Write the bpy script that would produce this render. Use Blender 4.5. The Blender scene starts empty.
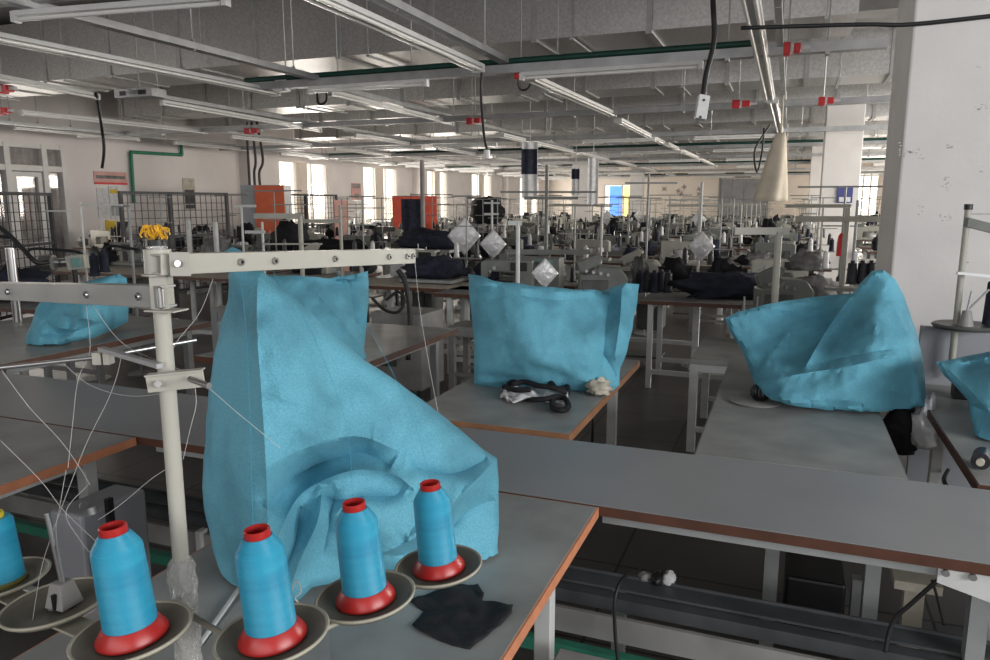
import bpy, math, random
import numpy as np
from mathutils import Vector, Matrix, noise
from mathutils.geometry import delaunay_2d_cdt
random.seed(7)
SC = bpy.context.scene
COL = SC.collection
PI = math.pi
# ---------------------------------------------------------------- camera
F = 740.0; H = 1.56
PITCH = math.atan(127/F); YAW = math.atan(295*math.cos(PITCH)/F)
FW = np.array([-math.sin(YAW)*math.cos(PITCH), math.cos(YAW)*math.cos(PITCH), -math.sin(PITCH)])
RT = np.array([math.cos(YAW), math.sin(YAW), 0.0]); UP = np.cross(RT, FW)
EYE = np.array([0, 0, H])
cd = bpy.data.cameras.new('camera'); cam = bpy.data.objects.new('camera', cd); COL.objects.link(cam)
cd.sensor_width = 36; cd.lens = 36*F/990; cd.clip_start = 0.05; cd.clip_end = 300
cam.location = (0, 0, H); cam.rotation_euler = (PI/2-PITCH, 0, YAW)
SC.camera = cam
# ---------------------------------------------------------------- world, lights, exposure
w = bpy.data.worlds.new('world'); SC.world = w; w.use_nodes = True
bg = w.node_tree.nodes['Background']; bg.inputs[0].default_value = (1.0, .91, .76, 1); bg.inputs[1].default_value = 1.8
SC.view_settings.view_transform = 'Standard'; SC.view_settings.look = 'None'
SC.view_settings.exposure = 0.5; SC.view_settings.gamma = 1.0
SC.view_settings.use_curve_mapping = False
def area(name, loc, target, sx, sy, power, col=(1, 1, 1)):
    l = bpy.data.lights.new(name, 'AREA'); l.shape = 'RECTANGLE'; l.size = sx; l.size_y = sy; l.energy = power; l.color = col
    o = bpy.data.objects.new(name, l); COL.objects.link(o); o.location = loc
    o.rotation_euler = (Vector(target)-Vector(loc)).to_track_quat('-Z', 'Y').to_euler(); return o
area('daylight_right_window', (5.6, -0.6, 2.5), (-1.5, 1.6, 1.5), 4.6, 1.6, 262, (.96, .98, 1))
area('daylight_back_window', (-1.0, -4.6, 2.4), (-1.0, 6, 2.2), 8, 1.6, 112, (.98, .98, 1))
for i, (y, wd, pw) in enumerate([(9.3, 1.6, 22), (17.6, 2.2, 150), (21.8, 2.2, 150), (26.1, 2, 130), (30.6, 2, 130), (37, 2.6, 130)]):
    area('left_windows_and_fill', (-12.4, y, 1.8), (0, y+.5, 1.5), wd, 1.8, pw, (1, .93, .84))
area('left_windows_and_fill', (-12.3, 2.2, 1.9), (0, 2.2, .8), 4, 1.8, 85, (1, .95, .9))  # added fill light, no window here; brightens the tables at left
area('daylight_far_window', (4, 39.2, 1.9), (0, 26, 1.6), 5, 1.8, 420, (1, .92, .8))
area('daylight_far_window', (5.6, 22, 1.9), (-3, 24, 1.6), 9, 1.8, 420, (1, .93, .84))
area('daylight_right_window', (5.6, 11.5, 1.9), (-9, 12, 1.8), 6, 1.8, 460, (1, .96, .9))

# ---------------------------------------------------------------- picking points in the place
def ray(x, y): return FW + RT*(x-495)/F + UP*(330-y)/F
def onz(x, y, z): d = ray(x, y); return Vector(EYE + d*(z-H)/d[2])
def dz(x, y, z): d = ray(x, y); return (z-H)/d[2]
def onX(x, y, X): d = ray(x, y); return Vector(EYE + d*X/d[0])
def onY(x, y, Y): d = ray(x, y); return Vector(EYE + d*Y/d[1])
def atd(x, y, d): return Vector(EYE + ray(x, y)*d)
def pxof(P):
    v = np.array(P)-EYE; d = v@FW; return (495+F*(v@RT)/d, 330-F*(v@UP)/d, d)
# ---------------------------------------------------------------- materials
MATS = {}
def mat(name, col, rough=.6, metal=0., var=.12, scale=8., bump=0., bscale=60., col2=None, spec=.4, trans=0., sheen=0., alpha=None, emit=0.):
    m = bpy.data.materials.new(name); m.use_nodes = True; nt = m.node_tree; N = nt.nodes; L = nt.links
    b = N['Principled BSDF']; b.inputs['Roughness'].default_value = rough; b.inputs['Metallic'].default_value = metal
    b.inputs['Specular IOR Level'].default_value = spec
    tc = N.new('ShaderNodeTexCoord'); mp = N.new('ShaderNodeMapping'); L.new(tc.outputs['Object'], mp.inputs[0])
    n = N.new('ShaderNodeTexNoise'); n.inputs['Scale'].default_value = scale; n.inputs['Detail'].default_value = 6; L.new(mp.outputs[0], n.inputs['Vector'])
    cr = N.new('ShaderNodeValToRGB'); cr.color_ramp.elements[0].position = .3; cr.color_ramp.elements[1].position = .7
    c2 = col2 or [c*(1-var*2) for c in col]
    cr.color_ramp.elements[0].color = (*c2, 1); cr.color_ramp.elements[1].color = (*[min(1, c*(1+(var if not col2 else 0))) for c in col], 1)
    L.new(n.outputs['Fac'], cr.inputs[0]); L.new(cr.outputs[0], b.inputs['Base Color'])
    if bump:
        n2 = N.new('ShaderNodeTexNoise'); n2.inputs['Scale'].default_value = bscale; n2.inputs['Detail'].default_value = 4; L.new(mp.outputs[0], n2.inputs['Vector'])
        bp = N.new('ShaderNodeBump'); bp.inputs['Strength'].default_value = bump; bp.inputs['Distance'].default_value = .01
        L.new(n2.outputs['Fac'], bp.inputs['Height']); L.new(bp.outputs[0], b.inputs['Normal'])
    if trans: b.inputs['Transmission Weight'].default_value = trans
    if alpha is not None: b.inputs['Alpha'].default_value = alpha
    if emit:
        b.inputs['Emission Color'].default_value = (*col, 1); b.inputs['Emission Strength'].default_value = emit
    MATS[name] = m; return m
M = MATS
mat('white_paint', (.62, .60, .585), .7, var=.04, scale=2.5, bump=.15, bscale=30)
mat('wall_paint', (.74, .69, .67), .8, var=.05, scale=1.2)
mat('far_wall_paint', (.80, .72, .64), .8, var=.04, scale=1)
mat('ceiling_concrete', (.30, .29, .28), .9, var=.2, scale=1.5)
mat('galvanised', (.58, .57, .56), .36, metal=.8, var=.10, scale=34, bump=.10, bscale=5)
mat('galvanised_seam', (.42, .42, .41), .45, metal=.7, var=.1)
mat('steel_rail', (.42, .425, .43), .45, metal=.5, var=.1, scale=6)
mat('lamp_white', (.66, .66, .65), .35, var=.04)
mat('lamp_tube', (.80, .79, .76), .15, var=.03, spec=.8)
mat('dark_metal', (.05, .05, .055), .5, metal=.3, var=.2)
mat('green_pipe', (.012, .06, .045), .5, var=.1)
mat('green_wall_pipe', (.03, .22, .12), .5, var=.1)
mat('red_plastic', (.62, .03, .035), .45, var=.08)
mat('red_cone', (.40, .018, .016), .35, var=.06, spec=.5)
mat('table_grey', (.28, .285, .275), .42, var=.13, scale=6, bump=.03, bscale=120)
mat('strip_grey', (.27, .275, .285), .40, var=.05, scale=2)
mat('board_underside', (.10, .09, .085), .8, var=.1)
mat('orange_edge', (.55, .22, .115), .5, var=.08, scale=20)
mat('wood_edge', (.30, .145, .075), .5, var=.12, scale=14)
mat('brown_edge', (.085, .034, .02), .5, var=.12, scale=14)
mat('frame_white', (.55, .56, .55), .5, var=.07, scale=10)
mat('frame_grey', (.27, .28, .28), .5, var=.1, scale=8)
mat('trough_grey', (.09, .095, .10), .5, metal=.3, var=.2, scale=6)
mat('trough_light', (.27, .265, .255), .55, var=.12, scale=6)
mat('trough_green', (.03, .18, .12), .5, var=.1)
mat('cream_metal', (.41, .40, .35), .36, var=.04, scale=10, spec=.5)
mat('grey_bar', (.34, .345, .33), .36, metal=.25, var=.08, scale=12)
mat('chrome', (.45, .45, .45), .28, metal=.95, var=.04)
mat('black_plastic', (.012, .012, .013), .4, var=.2)
mat('black_fabric', (.010, .010, .013), .8, var=.3, scale=30, bump=.3, bscale=90)
mat('navy_fabric', (.022, .026, .045), .9, var=.3, scale=14, bump=.4, bscale=60)
mat('grey_fabric', (.20, .20, .20), .9, var=.25, scale=8, bump=.4, bscale=60)
mat('white_fabric', (.62, .62, .63), .85, var=.1, scale=14, bump=.3, bscale=60)
mat('beige_fabric', (.53, .47, .38), .85, var=.08, scale=5, bump=.2, bscale=30)
mat('silver_bag', (.66, .66, .67), .34, metal=.2, var=.12, scale=9, bump=.6, bscale=22)
mat('clear_wrap', (.80, .80, .78), .06, var=.05, trans=.7, spec=1.0, bump=.5, bscale=120)
mat('machine_grey', (.17, .18, .165), .38, var=.08, scale=8)
mat('machine_cream', (.36, .355, .31), .38, var=.06, scale=8)
mat('machine_dark', (.09, .095, .09), .4, var=.2, scale=8)
mat('tray_brown', (.15, .14, .112), .5, var=.12, scale=10, bump=.05, bscale=60)
mat('tray_rim', (.36, .34, .27), .45, var=.08, scale=20)
mat('thread', (.45, .45, .44), .6, var=.02)
mat('yellow_plastic', (.68, .55, .03), .45, var=.08)
mat('yellow_ribbon', (.80, .42, .03), .5, var=.3, scale=40)
mat('olive_plastic', (.13, .12, .03), .5, var=.1)
mat('orange_paint', (.62, .13, .055), .5, var=.06)
mat('red_board', (.60, .07, .03), .6, var=.06)
mat('pink_paper', (.62, .36, .32), .8, var=.06)
mat('blue_panel', (.10, .26, .80), .6, emit=1.2)
mat('yellow_panel', (.90, .72, .25), .6, emit=1.3)
mat('pane_bright', (.9, .85, .72), .6, emit=1.2)
mat('sign_blue', (.06, .07, .22), .6, var=.05)
mat('lcd_teal', (.16, .30, .28), .2, var=.1)
mat('partition_grey', (.30, .31, .335), .35, var=.08, scale=3)
mat('curtain_grey', (.33, .30, .29), .85, var=.15, scale=4)
mat('cloth_dirty_cream', (.50, .46, .38), .8, var=.15)
mat('cable_black', (.015, .015, .016), .5, var=.1)
mat('window_frame_white', (.70, .68, .66), .5, var=.04)
mat('stripe_yellow', (.6, .42, .03), .6, var=.05)
# glass
def glass():
    m = bpy.data.materials.new('window_glass'); m.use_nodes = True; nt = m.node_tree; N = nt.nodes; L = nt.links
    for n in list(N):
        if n.type != 'OUTPUT_MATERIAL': N.remove(n)
    t = N.new('ShaderNodeBsdfTransparent'); g = N.new('ShaderNodeBsdfGlossy'); g.inputs['Roughness'].default_value = .05
    x = N.new('ShaderNodeMixShader'); x.inputs[0].default_value = .08
    nz = N.new('ShaderNodeTexNoise'); nz.inputs['Scale'].default_value = 3
    mr = N.new('ShaderNodeMapRange'); mr.inputs['To Min'].default_value = .05; mr.inputs['To Max'].default_value = .12
    L.new(nz.outputs['Fac'], mr.inputs[0]); L.new(mr.outputs[0], x.inputs[0])
    L.new(t.outputs[0], x.inputs[1]); L.new(g.outputs[0], x.inputs[2]); L.new(x.outputs[0], N['Material Output'].inputs[0]); MATS['window_glass'] = m
glass()
# dark polished tile floor
def floor_mat():
    m = bpy.data.materials.new('dark_floor_tiles'); m.use_nodes = True; nt = m.node_tree; N = nt.nodes; L = nt.links
    b = N['Principled BSDF']; b.inputs['Roughness'].default_value = .32; b.inputs['Specular IOR Level'].default_value = .35
    tc = N.new('ShaderNodeTexCoord'); br = N.new('ShaderNodeTexBrick'); br.offset = 0
    br.inputs['Scale'].default_value = 1; br.inputs['Brick Width'].default_value = .6; br.inputs['Row Height'].default_value = .6; br.inputs['Mortar Size'].default_value = .006
    br.inputs['Color1'].default_value = (.085, .078, .073, 1); br.inputs['Color2'].default_value = (.105, .096, .09, 1); br.inputs['Mortar'].default_value = (.018, .017, .016, 1)
    n = N.new('ShaderNodeTexNoise'); n.inputs['Scale'].default_value = 2.2; n.inputs['Detail'].default_value = 7
    mx = N.new('ShaderNodeMix'); mx.data_type = 'RGBA'; mx.blend_type = 'MULTIPLY'; mx.inputs[0].default_value = .6
    cr = N.new('ShaderNodeValToRGB'); cr.color_ramp.elements[0].color = (.55, .55, .55, 1); cr.color_ramp.elements[1].color = (1.2, 1.2, 1.2, 1)
    L.new(tc.outputs['Object'], br.inputs['Vector']); L.new(tc.outputs['Object'], n.inputs['Vector']); L.new(n.outputs['Fac'], cr.inputs[0])
    L.new(br.outputs['Color'], mx.inputs[6]); L.new(cr.outputs[0], mx.inputs[7]); L.new(mx.outputs[2], b.inputs['Base Color']); MATS['floor'] = m
floor_mat()
# blue non-woven cloth: fibres, fine embossing and a few dirty patches
def cloth_mat():
    m = bpy.data.materials.new('blue_nonwoven'); m.use_nodes = True; nt = m.node_tree; N = nt.nodes; L = nt.links
    b = N['Principled BSDF']; b.inputs['Roughness'].default_value = .75; b.inputs['Specular IOR Level'].default_value = .2
    tc = N.new('ShaderNodeTexCoord')
    def nz(s, d=6):
        n = N.new('ShaderNodeTexNoise'); n.inputs['Scale'].default_value = s; n.inputs['Detail'].default_value = d; L.new(tc.outputs['Object'], n.inputs['Vector']); return n
    a = nz(260, 3); cr = N.new('ShaderNodeValToRGB'); cr.color_ramp.elements[0].position = .3; cr.color_ramp.elements[1].position = .7
    cr.color_ramp.elements[0].color = (.10, .335, .45, 1); cr.color_ramp.elements[1].color = (.155, .43, .55, 1)
    L.new(a.outputs['Fac'], cr.inputs[0])
    d = nz(4.5, 5); dr = N.new('ShaderNodeValToRGB'); dr.color_ramp.elements[0].position = .36; dr.color_ramp.elements[1].position = .52
    dr.color_ramp.elements[0].color = (.60, .62, .64, 1); dr.color_ramp.elements[1].color = (1, 1, 1, 1); L.new(d.outputs['Fac'], dr.inputs[0])
    mx = N.new('ShaderNodeMix'); mx.data_type = 'RGBA'; mx.blend_type = 'MULTIPLY'; mx.inputs[0].default_value = .7
    L.new(cr.outputs[0], mx.inputs[6]); L.new(dr.outputs[0], mx.inputs[7]); L.new(mx.outputs[2], b.inputs['Base Color'])
    e = nz(420, 2); g = nz(22, 5); ad = N.new('ShaderNodeMath'); ad.operation = 'MULTIPLY_ADD'; ad.inputs[1].default_value = 2.2
    L.new(g.outputs['Fac'], ad.inputs[0]); L.new(e.outputs['Fac'], ad.inputs[2])
    bp = N.new('ShaderNodeBump'); bp.inputs['Strength'].default_value = .35; bp.inputs['Distance'].default_value = .004
    L.new(ad.outputs[0], bp.inputs['Height']); L.new(bp.outputs[0], b.inputs['Normal'])
    MATS['blue_cloth'] = m
cloth_mat()
# wound thread: fine horizontal rings
def wound(name, c1, c2):
    m = bpy.data.materials.new(name); m.use_nodes = True; nt = m.node_tree; N = nt.nodes; L = nt.links
    b = N['Principled BSDF']; b.inputs['Roughness'].default_value = .38; b.inputs['Specular IOR Level'].default_value = .5
    tc = N.new('ShaderNodeTexCoord'); wv = N.new('ShaderNodeTexWave'); wv.bands_direction = 'Z'; wv.inputs['Scale'].default_value = 210; wv.inputs['Distortion'].default_value = 1.5; wv.inputs['Detail'].default_value = 2
    mp = N.new('ShaderNodeMapping'); mp.inputs['Scale'].default_value = (6, 6, 60); n = N.new('ShaderNodeTexNoise'); n.inputs['Scale'].default_value = 1.4; n.inputs['Detail'].default_value = 3
    L.new(tc.outputs['Object'], mp.inputs[0]); L.new(mp.outputs[0], n.inputs['Vector']); L.new(tc.outputs['Object'], wv.inputs['Vector'])
    cr = N.new('ShaderNodeValToRGB'); cr.color_ramp.elements[0].color = (*c1, 1); cr.color_ramp.elements[1].color = (*c2, 1)
    cr.color_ramp.elements[0].position = .3; cr.color_ramp.elements[1].position = .7
    L.new(n.outputs['Fac'], cr.inputs[0]); L.new(cr.outputs[0], b.inputs['Base Color'])
    bp = N.new('ShaderNodeBump'); bp.inputs['Strength'].default_value = .35; bp.inputs['Distance'].default_value = .0015
    L.new(wv.outputs['Fac'], bp.inputs['Height']); L.new(bp.outputs[0], b.inputs['Normal']); MATS[name] = m
wound('blue_thread', (.014, .24, .40), (.025, .33, .50))
wound('black_thread', (.008, .008, .012), (.02, .02, .03))
wound('white_thread', (.5, .5, .5), (.62, .62, .6))
# ---------------------------------------------------------------- mesh helpers
ORG = {}
class MB:
    def __init__(s): s.v = []; s.f = []; s.M = Matrix.Identity(4)
    def add(s, vs, fs):
        k = len(s.v); s.v += [tuple(s.M @ Vector(a)) for a in vs]; s.f += [tuple(k+i for i in f) for f in fs]; return s
    def box(s, a, b):
        (x0, y0, z0), (x1, y1, z1) = a, b
        return s.add([(x0,y0,z0),(x1,y0,z0),(x1,y1,z0),(x0,y1,z0),(x0,y0,z1),(x1,y0,z1),(x1,y1,z1),(x0,y1,z1)],
              [(0,3,2,1),(4,5,6,7),(0,1,5,4),(1,2,6,5),(2,3,7,6),(3,0,4,7)])
    def bar(s, p0, p1, wd, ht, up=(0,0,1)):
        p0 = Vector(p0); p1 = Vector(p1); d = (p1-p0).normalized(); up = Vector(up)
        if abs(d.dot(up)) > .99: up = Vector((0, 1, 0))
        sd = d.cross(up).normalized(); u2 = sd.cross(d)
        vs = []
        for p in (p0, p1):
            for a, b in ((-1,-1),(1,-1),(1,1),(-1,1)): vs.append(p+sd*a*wd/2+u2*b*ht/2)
        return s.add(vs, [(0,1,2,3),(7,6,5,4),(0,4,5,1),(1,5,6,2),(2,6,7,3),(3,7,4,0)])
    def channel(s, p0, p1, wd, ht, t=.004, up=(0,0,1), side=1):   # C profile, open to one side (across the up axis)
        p0 = Vector(p0); p1 = Vector(p1); d = (p1-p0).normalized(); up = Vector(up); sd = d.cross(up).normalized()*side; u2 = up
        s.bar(p0, p1, t, ht, up)
        for k in (-1, 1): s.bar(p0+sd*(wd/2)+u2*k*(ht/2-t/2), p1+sd*(wd/2)+u2*k*(ht/2-t/2), wd, t, up)
        return s
    def cyl(s, p0, p1, r0, r1=None, n=12, caps=True):
        if r1 is None: r1 = r0
        p0 = Vector(p0); p1 = Vector(p1); d = (p1-p0).normalized(); a = d.orthogonal().normalized(); b = d.cross(a); vs = []
        for p, r in ((p0, r0), (p1, r1)):
            for i in range(n): t = 2*PI*i/n; vs.append(p+a*math.cos(t)*r+b*math.sin(t)*r)
        fs = [(i, (i+1) % n, n+(i+1) % n, n+i) for i in range(n)]
        if caps: fs += [tuple(range(n-1, -1, -1)), tuple(range(n, 2*n))]
        return s.add(vs, fs)
    def tube(s, pts, r, n=8):
        pts = [Vector(p) for p in pts]; vs = []; m = len(pts); a = None
        for k, p in enumerate(pts):
            d = (pts[min(k+1, m-1)]-pts[max(k-1, 0)]).normalized()
            a = d.orthogonal().normalized() if a is None else (a-d*a.dot(d)).normalized()
            b = d.cross(a); rr = r[k] if isinstance(r, (list, tuple)) else r
            for i in range(n): t = 2*PI*i/n; vs.append(p+a*math.cos(t)*rr+b*math.sin(t)*rr)
        fs = [(k*n+i, k*n+(i+1) % n, (k+1)*n+(i+1) % n, (k+1)*n+i) for k in range(m-1) for i in range(n)]
        fs += [tuple(range(n-1, -1, -1)), tuple(range((m-1)*n, m*n))]
        return s.add(vs, fs)
    def lathe(s, prof, o=(0,0,0), n=32, close=False):
        vs = []; m = len(prof)
        for r, z in prof:
            for i in range(n): t = 2*PI*i/n; vs.append((o[0]+r*math.cos(t), o[1]+r*math.sin(t), o[2]+z))
        fs = [(k*n+i, k*n+(i+1) % n, (k+1)*n+(i+1) % n, (k+1)*n+i) for k in range(m-1) for i in range(n)]
        if close: fs += [((m-1)*n+i, (m-1)*n+(i+1) % n, (i+1) % n, i) for i in range(n)]
        else: fs += [tuple(range(n-1, -1, -1)), tuple(range((m-1)*n, m*n))]
        return s.add(vs, fs)
    def prism(s, poly, axis, a, b):
        def P(u, v, t): return {'x': (t, u, v), 'y': (u, t, v), 'z': (u, v, t)}[axis]
        n = len(poly); vs = [P(u, v, a) for u, v in poly]+[P(u, v, b) for u, v in poly]
        return s.add(vs, [tuple(range(n-1, -1, -1)), tuple(range(n, 2*n))]+[(i, (i+1) % n, n+(i+1) % n, n+i) for i in range(n)])
    def build(s, name, m, parent=None, smooth=False, bevel=0, org=None):
        if parent is not None: o0 = ORG[parent.name]
        else:
            if org is None:
                xs = np.array(s.v); org = ((xs[:,0].min()+xs[:,0].max())/2, (xs[:,1].min()+xs[:,1].max())/2, xs[:,2].min())
            o0 = Vector(org)
        me = bpy.data.meshes.new(name); me.from_pydata([Vector(v)-o0 for v in s.v], [], s.f)
        import bmesh
        bm = bmesh.new(); bm.from_mesh(me); bmesh.ops.recalc_face_normals(bm, faces=bm.faces); bm.to_mesh(me); bm.free()
        me.materials.append(M[m] if isinstance(m, str) else m)
        o = bpy.data.objects.new(name, me); COL.objects.link(o)
        if parent is not None: o.parent = parent
        else: o.location = o0
        ORG[o.name] = o0
        if smooth:
            me.polygons.foreach_set('use_smooth', [True]*len(me.polygons))
            if smooth != 'all': me.set_sharp_from_angle(angle=math.radians(38))
        if bevel:
            bv = o.modifiers.new('b', 'BEVEL'); bv.width = bevel; bv.segments = 2; bv.limit_method = 'ANGLE'
        return o
def tag(o, label, cat, group=None):
    o['label'] = label; o['category'] = cat
    if group: o['group'] = group
    return o
def thing(name, label, cat, loc=(0,0,0), group=None):
    o = bpy.data.objects.new(name, None); COL.objects.link(o); o.location = loc; o.empty_display_size = .05; ORG[o.name] = Vector(loc)
    return tag(o, label, cat, group)
def struct(mb, name, m, **k):
    o = mb.build(name, m, **k); o['kind'] = 'structure'; return o
def copy_tree(o, loc=None, rz=None, label=None, group=None, scale=None):
    def cp(a, par):
        c = a.copy(); COL.objects.link(c)
        if par is not None: c.parent = par
        for ch in list(a.children): cp(ch, c)
        return c
    c = cp(o, None)
    if loc is not None: c.location = loc
    if rz is not None: c.rotation_euler = (0, 0, rz)
    if label: c['label'] = label
    if group: c['group'] = group
    if scale: c.scale = scale
    return c
USED = set()
def put(proto, loc, rz=0., label=None, group=None, scale=None):
    """the first placement moves the thing itself, the next ones copy it with its parts"""
    if proto.name not in USED:
        USED.add(proto.name); proto.location = loc; proto.rotation_euler = (0, 0, rz)
        if label: proto['label'] = label
        if group: proto['group'] = group
        if scale: proto.scale = scale
        return proto
    return copy_tree(proto, loc, rz, label, group, scale)
def spline(pts, n=8):
    pts = [Vector(p) for p in pts]; out = []; m = len(pts)
    for i in range(m-1):
        p0, p1, p2, p3 = pts[max(i-1,0)], pts[i], pts[i+1], pts[min(i+2,m-1)]
        for k in range(n):
            t = k/n; out.append(.5*((2*p1)+(p2-p0)*t+(2*p0-5*p1+4*p2-p3)*t*t+(3*p1-p0-3*p2+p3)*t**3))
    out.append(pts[-1]); return out
# ================================================================ THE SETTING
X0, X1, Y0, Y1, ZC = -12.6, 6.0, -5.0, 40.0, 4.1
struct(MB().box((X0-.2, Y0, -.1), (X1+.2, Y1+.2, 0)), 'floor', 'floor', org=(0,0,0))
struct(MB().box((X0-.2, Y0, ZC), (X1+.2, Y1+.2, ZC+.1)), 'ceiling', 'ceiling_concrete')
WINS = [(16.5, 18.75, .85, 2.68), (20.7, 22.95, .85, 2.72), (25.2, 27.0, .85, 2.76), (29.4, 31.7, .85, 2.8), (35.5, 38.6, .85, 2.82)]
DOOR = (8.2, 10.2, 0., 2.6)
def wall_x(name, x, t, holes, m, y0=Y0, y1=Y1+.2):
    mb = MB(); y = y0
    for a, b, z0, z1 in sorted(holes):
        mb.box((x, y, 0), (x+t, a, ZC))
        if z0 > 0: mb.box((x, a, 0), (x+t, b, z0))
        mb.box((x, a, z1), (x+t, b, ZC)); y = b
    mb.box((x, y, 0), (x+t, y1, ZC)); return struct(mb, name, m)
wall_x('wall_left', X0-.2, .2, WINS+[DOOR], 'wall_paint')
struct(MB().box((X0, Y0-.2, 0), (X1, Y0, ZC)), 'wall_back', 'wall_paint')
wall_x('wall_right', X1, .2, [(-2.8, 1.6, 1.6, 3.2), (8.5, 14.5, 1., 2.8), (18, 26, 1., 2.8)], 'wall_paint')
# far wall with openings
FW_H = [(-6.5, -4.95, .0, 2.45), (2.0, 5.2, .9, 2.75)]
mb = MB(); x = X0-.2
for a, b, z0, z1 in FW_H:
    mb.box((x, Y1, 0), (a*1.43, Y1+.2, ZC)) if False else None
def wall_y(name, y, t, holes, m):
    mb = MB(); x = X0-.2
    for a, b, z0, z1 in sorted(holes):
        mb.box((x, y, 0), (a, y+t, ZC))
        if z0 > 0: mb.box((a, y, 0), (b, y+t, z0))
        mb.box((a, y, z1), (b, y+t, ZC)); x = b
    mb.box((x, y, 0), (X1+.2, y+t, ZC)); return struct(mb, name, m)
fa = onY(604, 184, Y1).x; fb = onY(641, 184, Y1).x
FH = [(fa, fb, .8, onY(620, 184, Y1).z), (onY(856, 175, Y1).x, onY(880, 175, Y1).x, .9, onY(870, 173, Y1).z)]
wall_y('wall_far', Y1, .2, FH, 'far_wall_paint')
def window_x(i, x, y0, y1, z0, z1, nm, curtain=True):
    w_ = MB(); t = .035
    w_.box((x-.12, y0, z0), (x-.04, y0+t, z1)).box((x-.12, y1-t, z0), (x-.04, y1, z1)).box((x-.12, y0+t, z0), (x-.04, y1-t, z0+t)).box((x-.12, y0+t, z1-t), (x-.04, y1-t, z1))
    for k in range(1, nm): yy = y0+(y1-y0)*k/nm; w_.box((x-.11, yy-.018, z0+t), (x-.05, yy+.018, z1-t))
    o = struct(w_, 'window_%d' % i, 'window_frame_white', org=(x-.1, (y0+y1)/2, z0))
    MB().box((x-.085, y0+t, z0+t), (x-.078, y1-t, z1-t)).build('window_pane', 'window_glass', o)
    MB().box((x-.12, y0-.05, z0-.04), (x+.10, y1+.05, z0)).build('window_sill', 'window_frame_white', o)
    if curtain:
        c = MB(); cy0 = y0+(y1-y0)*.30; cy1 = y0+(y1-y0)*.52; n = 26
        vs = []; fs = []
        for k in range(n+1):
            yy = cy0+(cy1-cy0)*k/n; xx = x+.02+.02*math.sin(k*1.5)
            vs += [(xx, yy, z0+.05), (xx, yy, z1-.02), (xx+.006, yy, z1-.02), (xx+.006, yy, z0+.05)]
        for k in range(n):
            a = 4*k; b = a+4; fs += [(a, b, b+1, a+1), (a+1, b+1, b+2, a+2), (a+2, b+2, b+3, a+3), (a+3, b+3, b, a)]
        fs += [(0, 1, 2, 3), (4*n+3, 4*n+2, 4*n+1, 4*n)]
        c.add(vs, fs); c.build('curtain', 'far_wall_paint', o)
for i, (a, b, c, d) in enumerate(WINS): window_x(i+1, X0, a, b, c, d, 3)
# left glazed door unit
y0, y1, _, z1 = DOOR
dm = MB(); xx = X0
for yy in (y0, 9.02, 9.72, y1-.1): dm.box((xx-.1, yy, 0), (xx+.03, yy+.1, z1))
for ya_, yb_ in ((y0+.1, 9.02), (9.12, 9.72), (9.82, y1-.1)): dm.box((xx-.1, ya_, 2.12), (xx+.02, yb_, 2.22)).box((xx-.1, ya_, z1-.08), (xx+.02, yb_, z1)).box((xx-.1, ya_, .0), (xx+.02, yb_, .12))
d1 = struct(dm, 'door_1', 'window_frame_white')
lf = MB(); lf.box((xx-.06, 9.14, .14), (xx+.0, 9.22, 2.1)).box((xx-.06, 9.62, .14), (xx+.0, 9.70, 2.1)).box((xx-.06, 9.22, 2.02), (xx+0, 9.62, 2.1)).box((xx-.06, 9.22, .14), (xx+0, 9.62, .8))
lf.build('door_leaf', 'window_frame_white', d1)
gp = MB()
for a, b, c, d in ((8.3, 9.02, .14, 2.1), (9.22, 9.62, .8, 2.02), (9.82, 10.1, .14, 2.1), (8.3, 9.02, 2.24, 2.5), (9.12, 9.72, 2.24, 2.5), (9.82, 10.1, 2.24, 2.5)): gp.box((xx-.05, a, c), (xx-.045, b, d))
gp.build('door_pane', 'window_glass', d1)
cu = MB()
for a, b, c, d in ((8.3, 9.02, .12, 2.12), (9.12, 9.72, .12, 2.12), (9.82, 10.1, .12, 2.12), (8.3, 9.02, 2.22, 2.52), (9.12, 9.72, 2.22, 2.52), (9.82, 10.1, 2.22, 2.52)):
    n = int((b-a)/.03); vs = []; fs = []
    for k in range(n+1):
        y = a+(b-a)*k/n; o_ = xx-.085+.012*math.sin(k*1.3); vs += [(o_, y, c), (o_, y, d), (o_-.004, y, d), (o_-.004, y, c)]
    for k in range(n):
        q = 4*k; r = q+4; fs += [(q, r, r+1, q+1), (q+1, r+1, r+2, q+2), (q+2, r+2, r+3, q+3), (q+3, r+3, r, q)]
    cu.add(vs, fs)
cu.build('curtain', 'curtain_grey', d1)
# far wall openings
a, b, c, d = FH[0]
wm = MB(); 
for xx_ in (a, (a+b)/2-.04, b-.08): wm.box((xx_, Y1+.02, c), (xx_+.08, Y1+.1, d))
wm.box((a+.08, Y1+.02, d-.08), ((a+b)/2-.04, Y1+.1, d)).box(((a+b)/2+.04, Y1+.02, d-.08), (b-.08, Y1+.1, d))
wf = struct(wm, 'window_6', 'window_frame_white')
m1 = (a+b)/2
p = MB().box((a+.3, Y1+.10, c), (m1-.06, Y1+.12, d-.1)).build('blue_pane', 'blue_panel', wf); p['label'] = 'blue backlit pane'
p = MB().box((m1+.06, Y1+.10, c), (b-.1, Y1+.12, d-.1)).build('yellow_pane', 'yellow_panel', wf); p['label'] = 'yellow backlit pane'
p = MB().box((a+.08, Y1+.10, c), (a+.28, Y1+.12, d-.1)).build('white_pane', 'pane_bright', wf)
a, b, c, d = FH[1]
wm = MB()
for k in range(4): wm.box((a+(b-a-.06)*k/3, Y1+.02, c), (a+(b-a-.06)*k/3+.06, Y1+.1, d))
wf = struct(wm, 'window_7', 'window_frame_white')
MB().box((a+.06, Y1+.12, c), (b-.06, Y1+.125, d)).build('window_pane', 'window_glass', wf)
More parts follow.
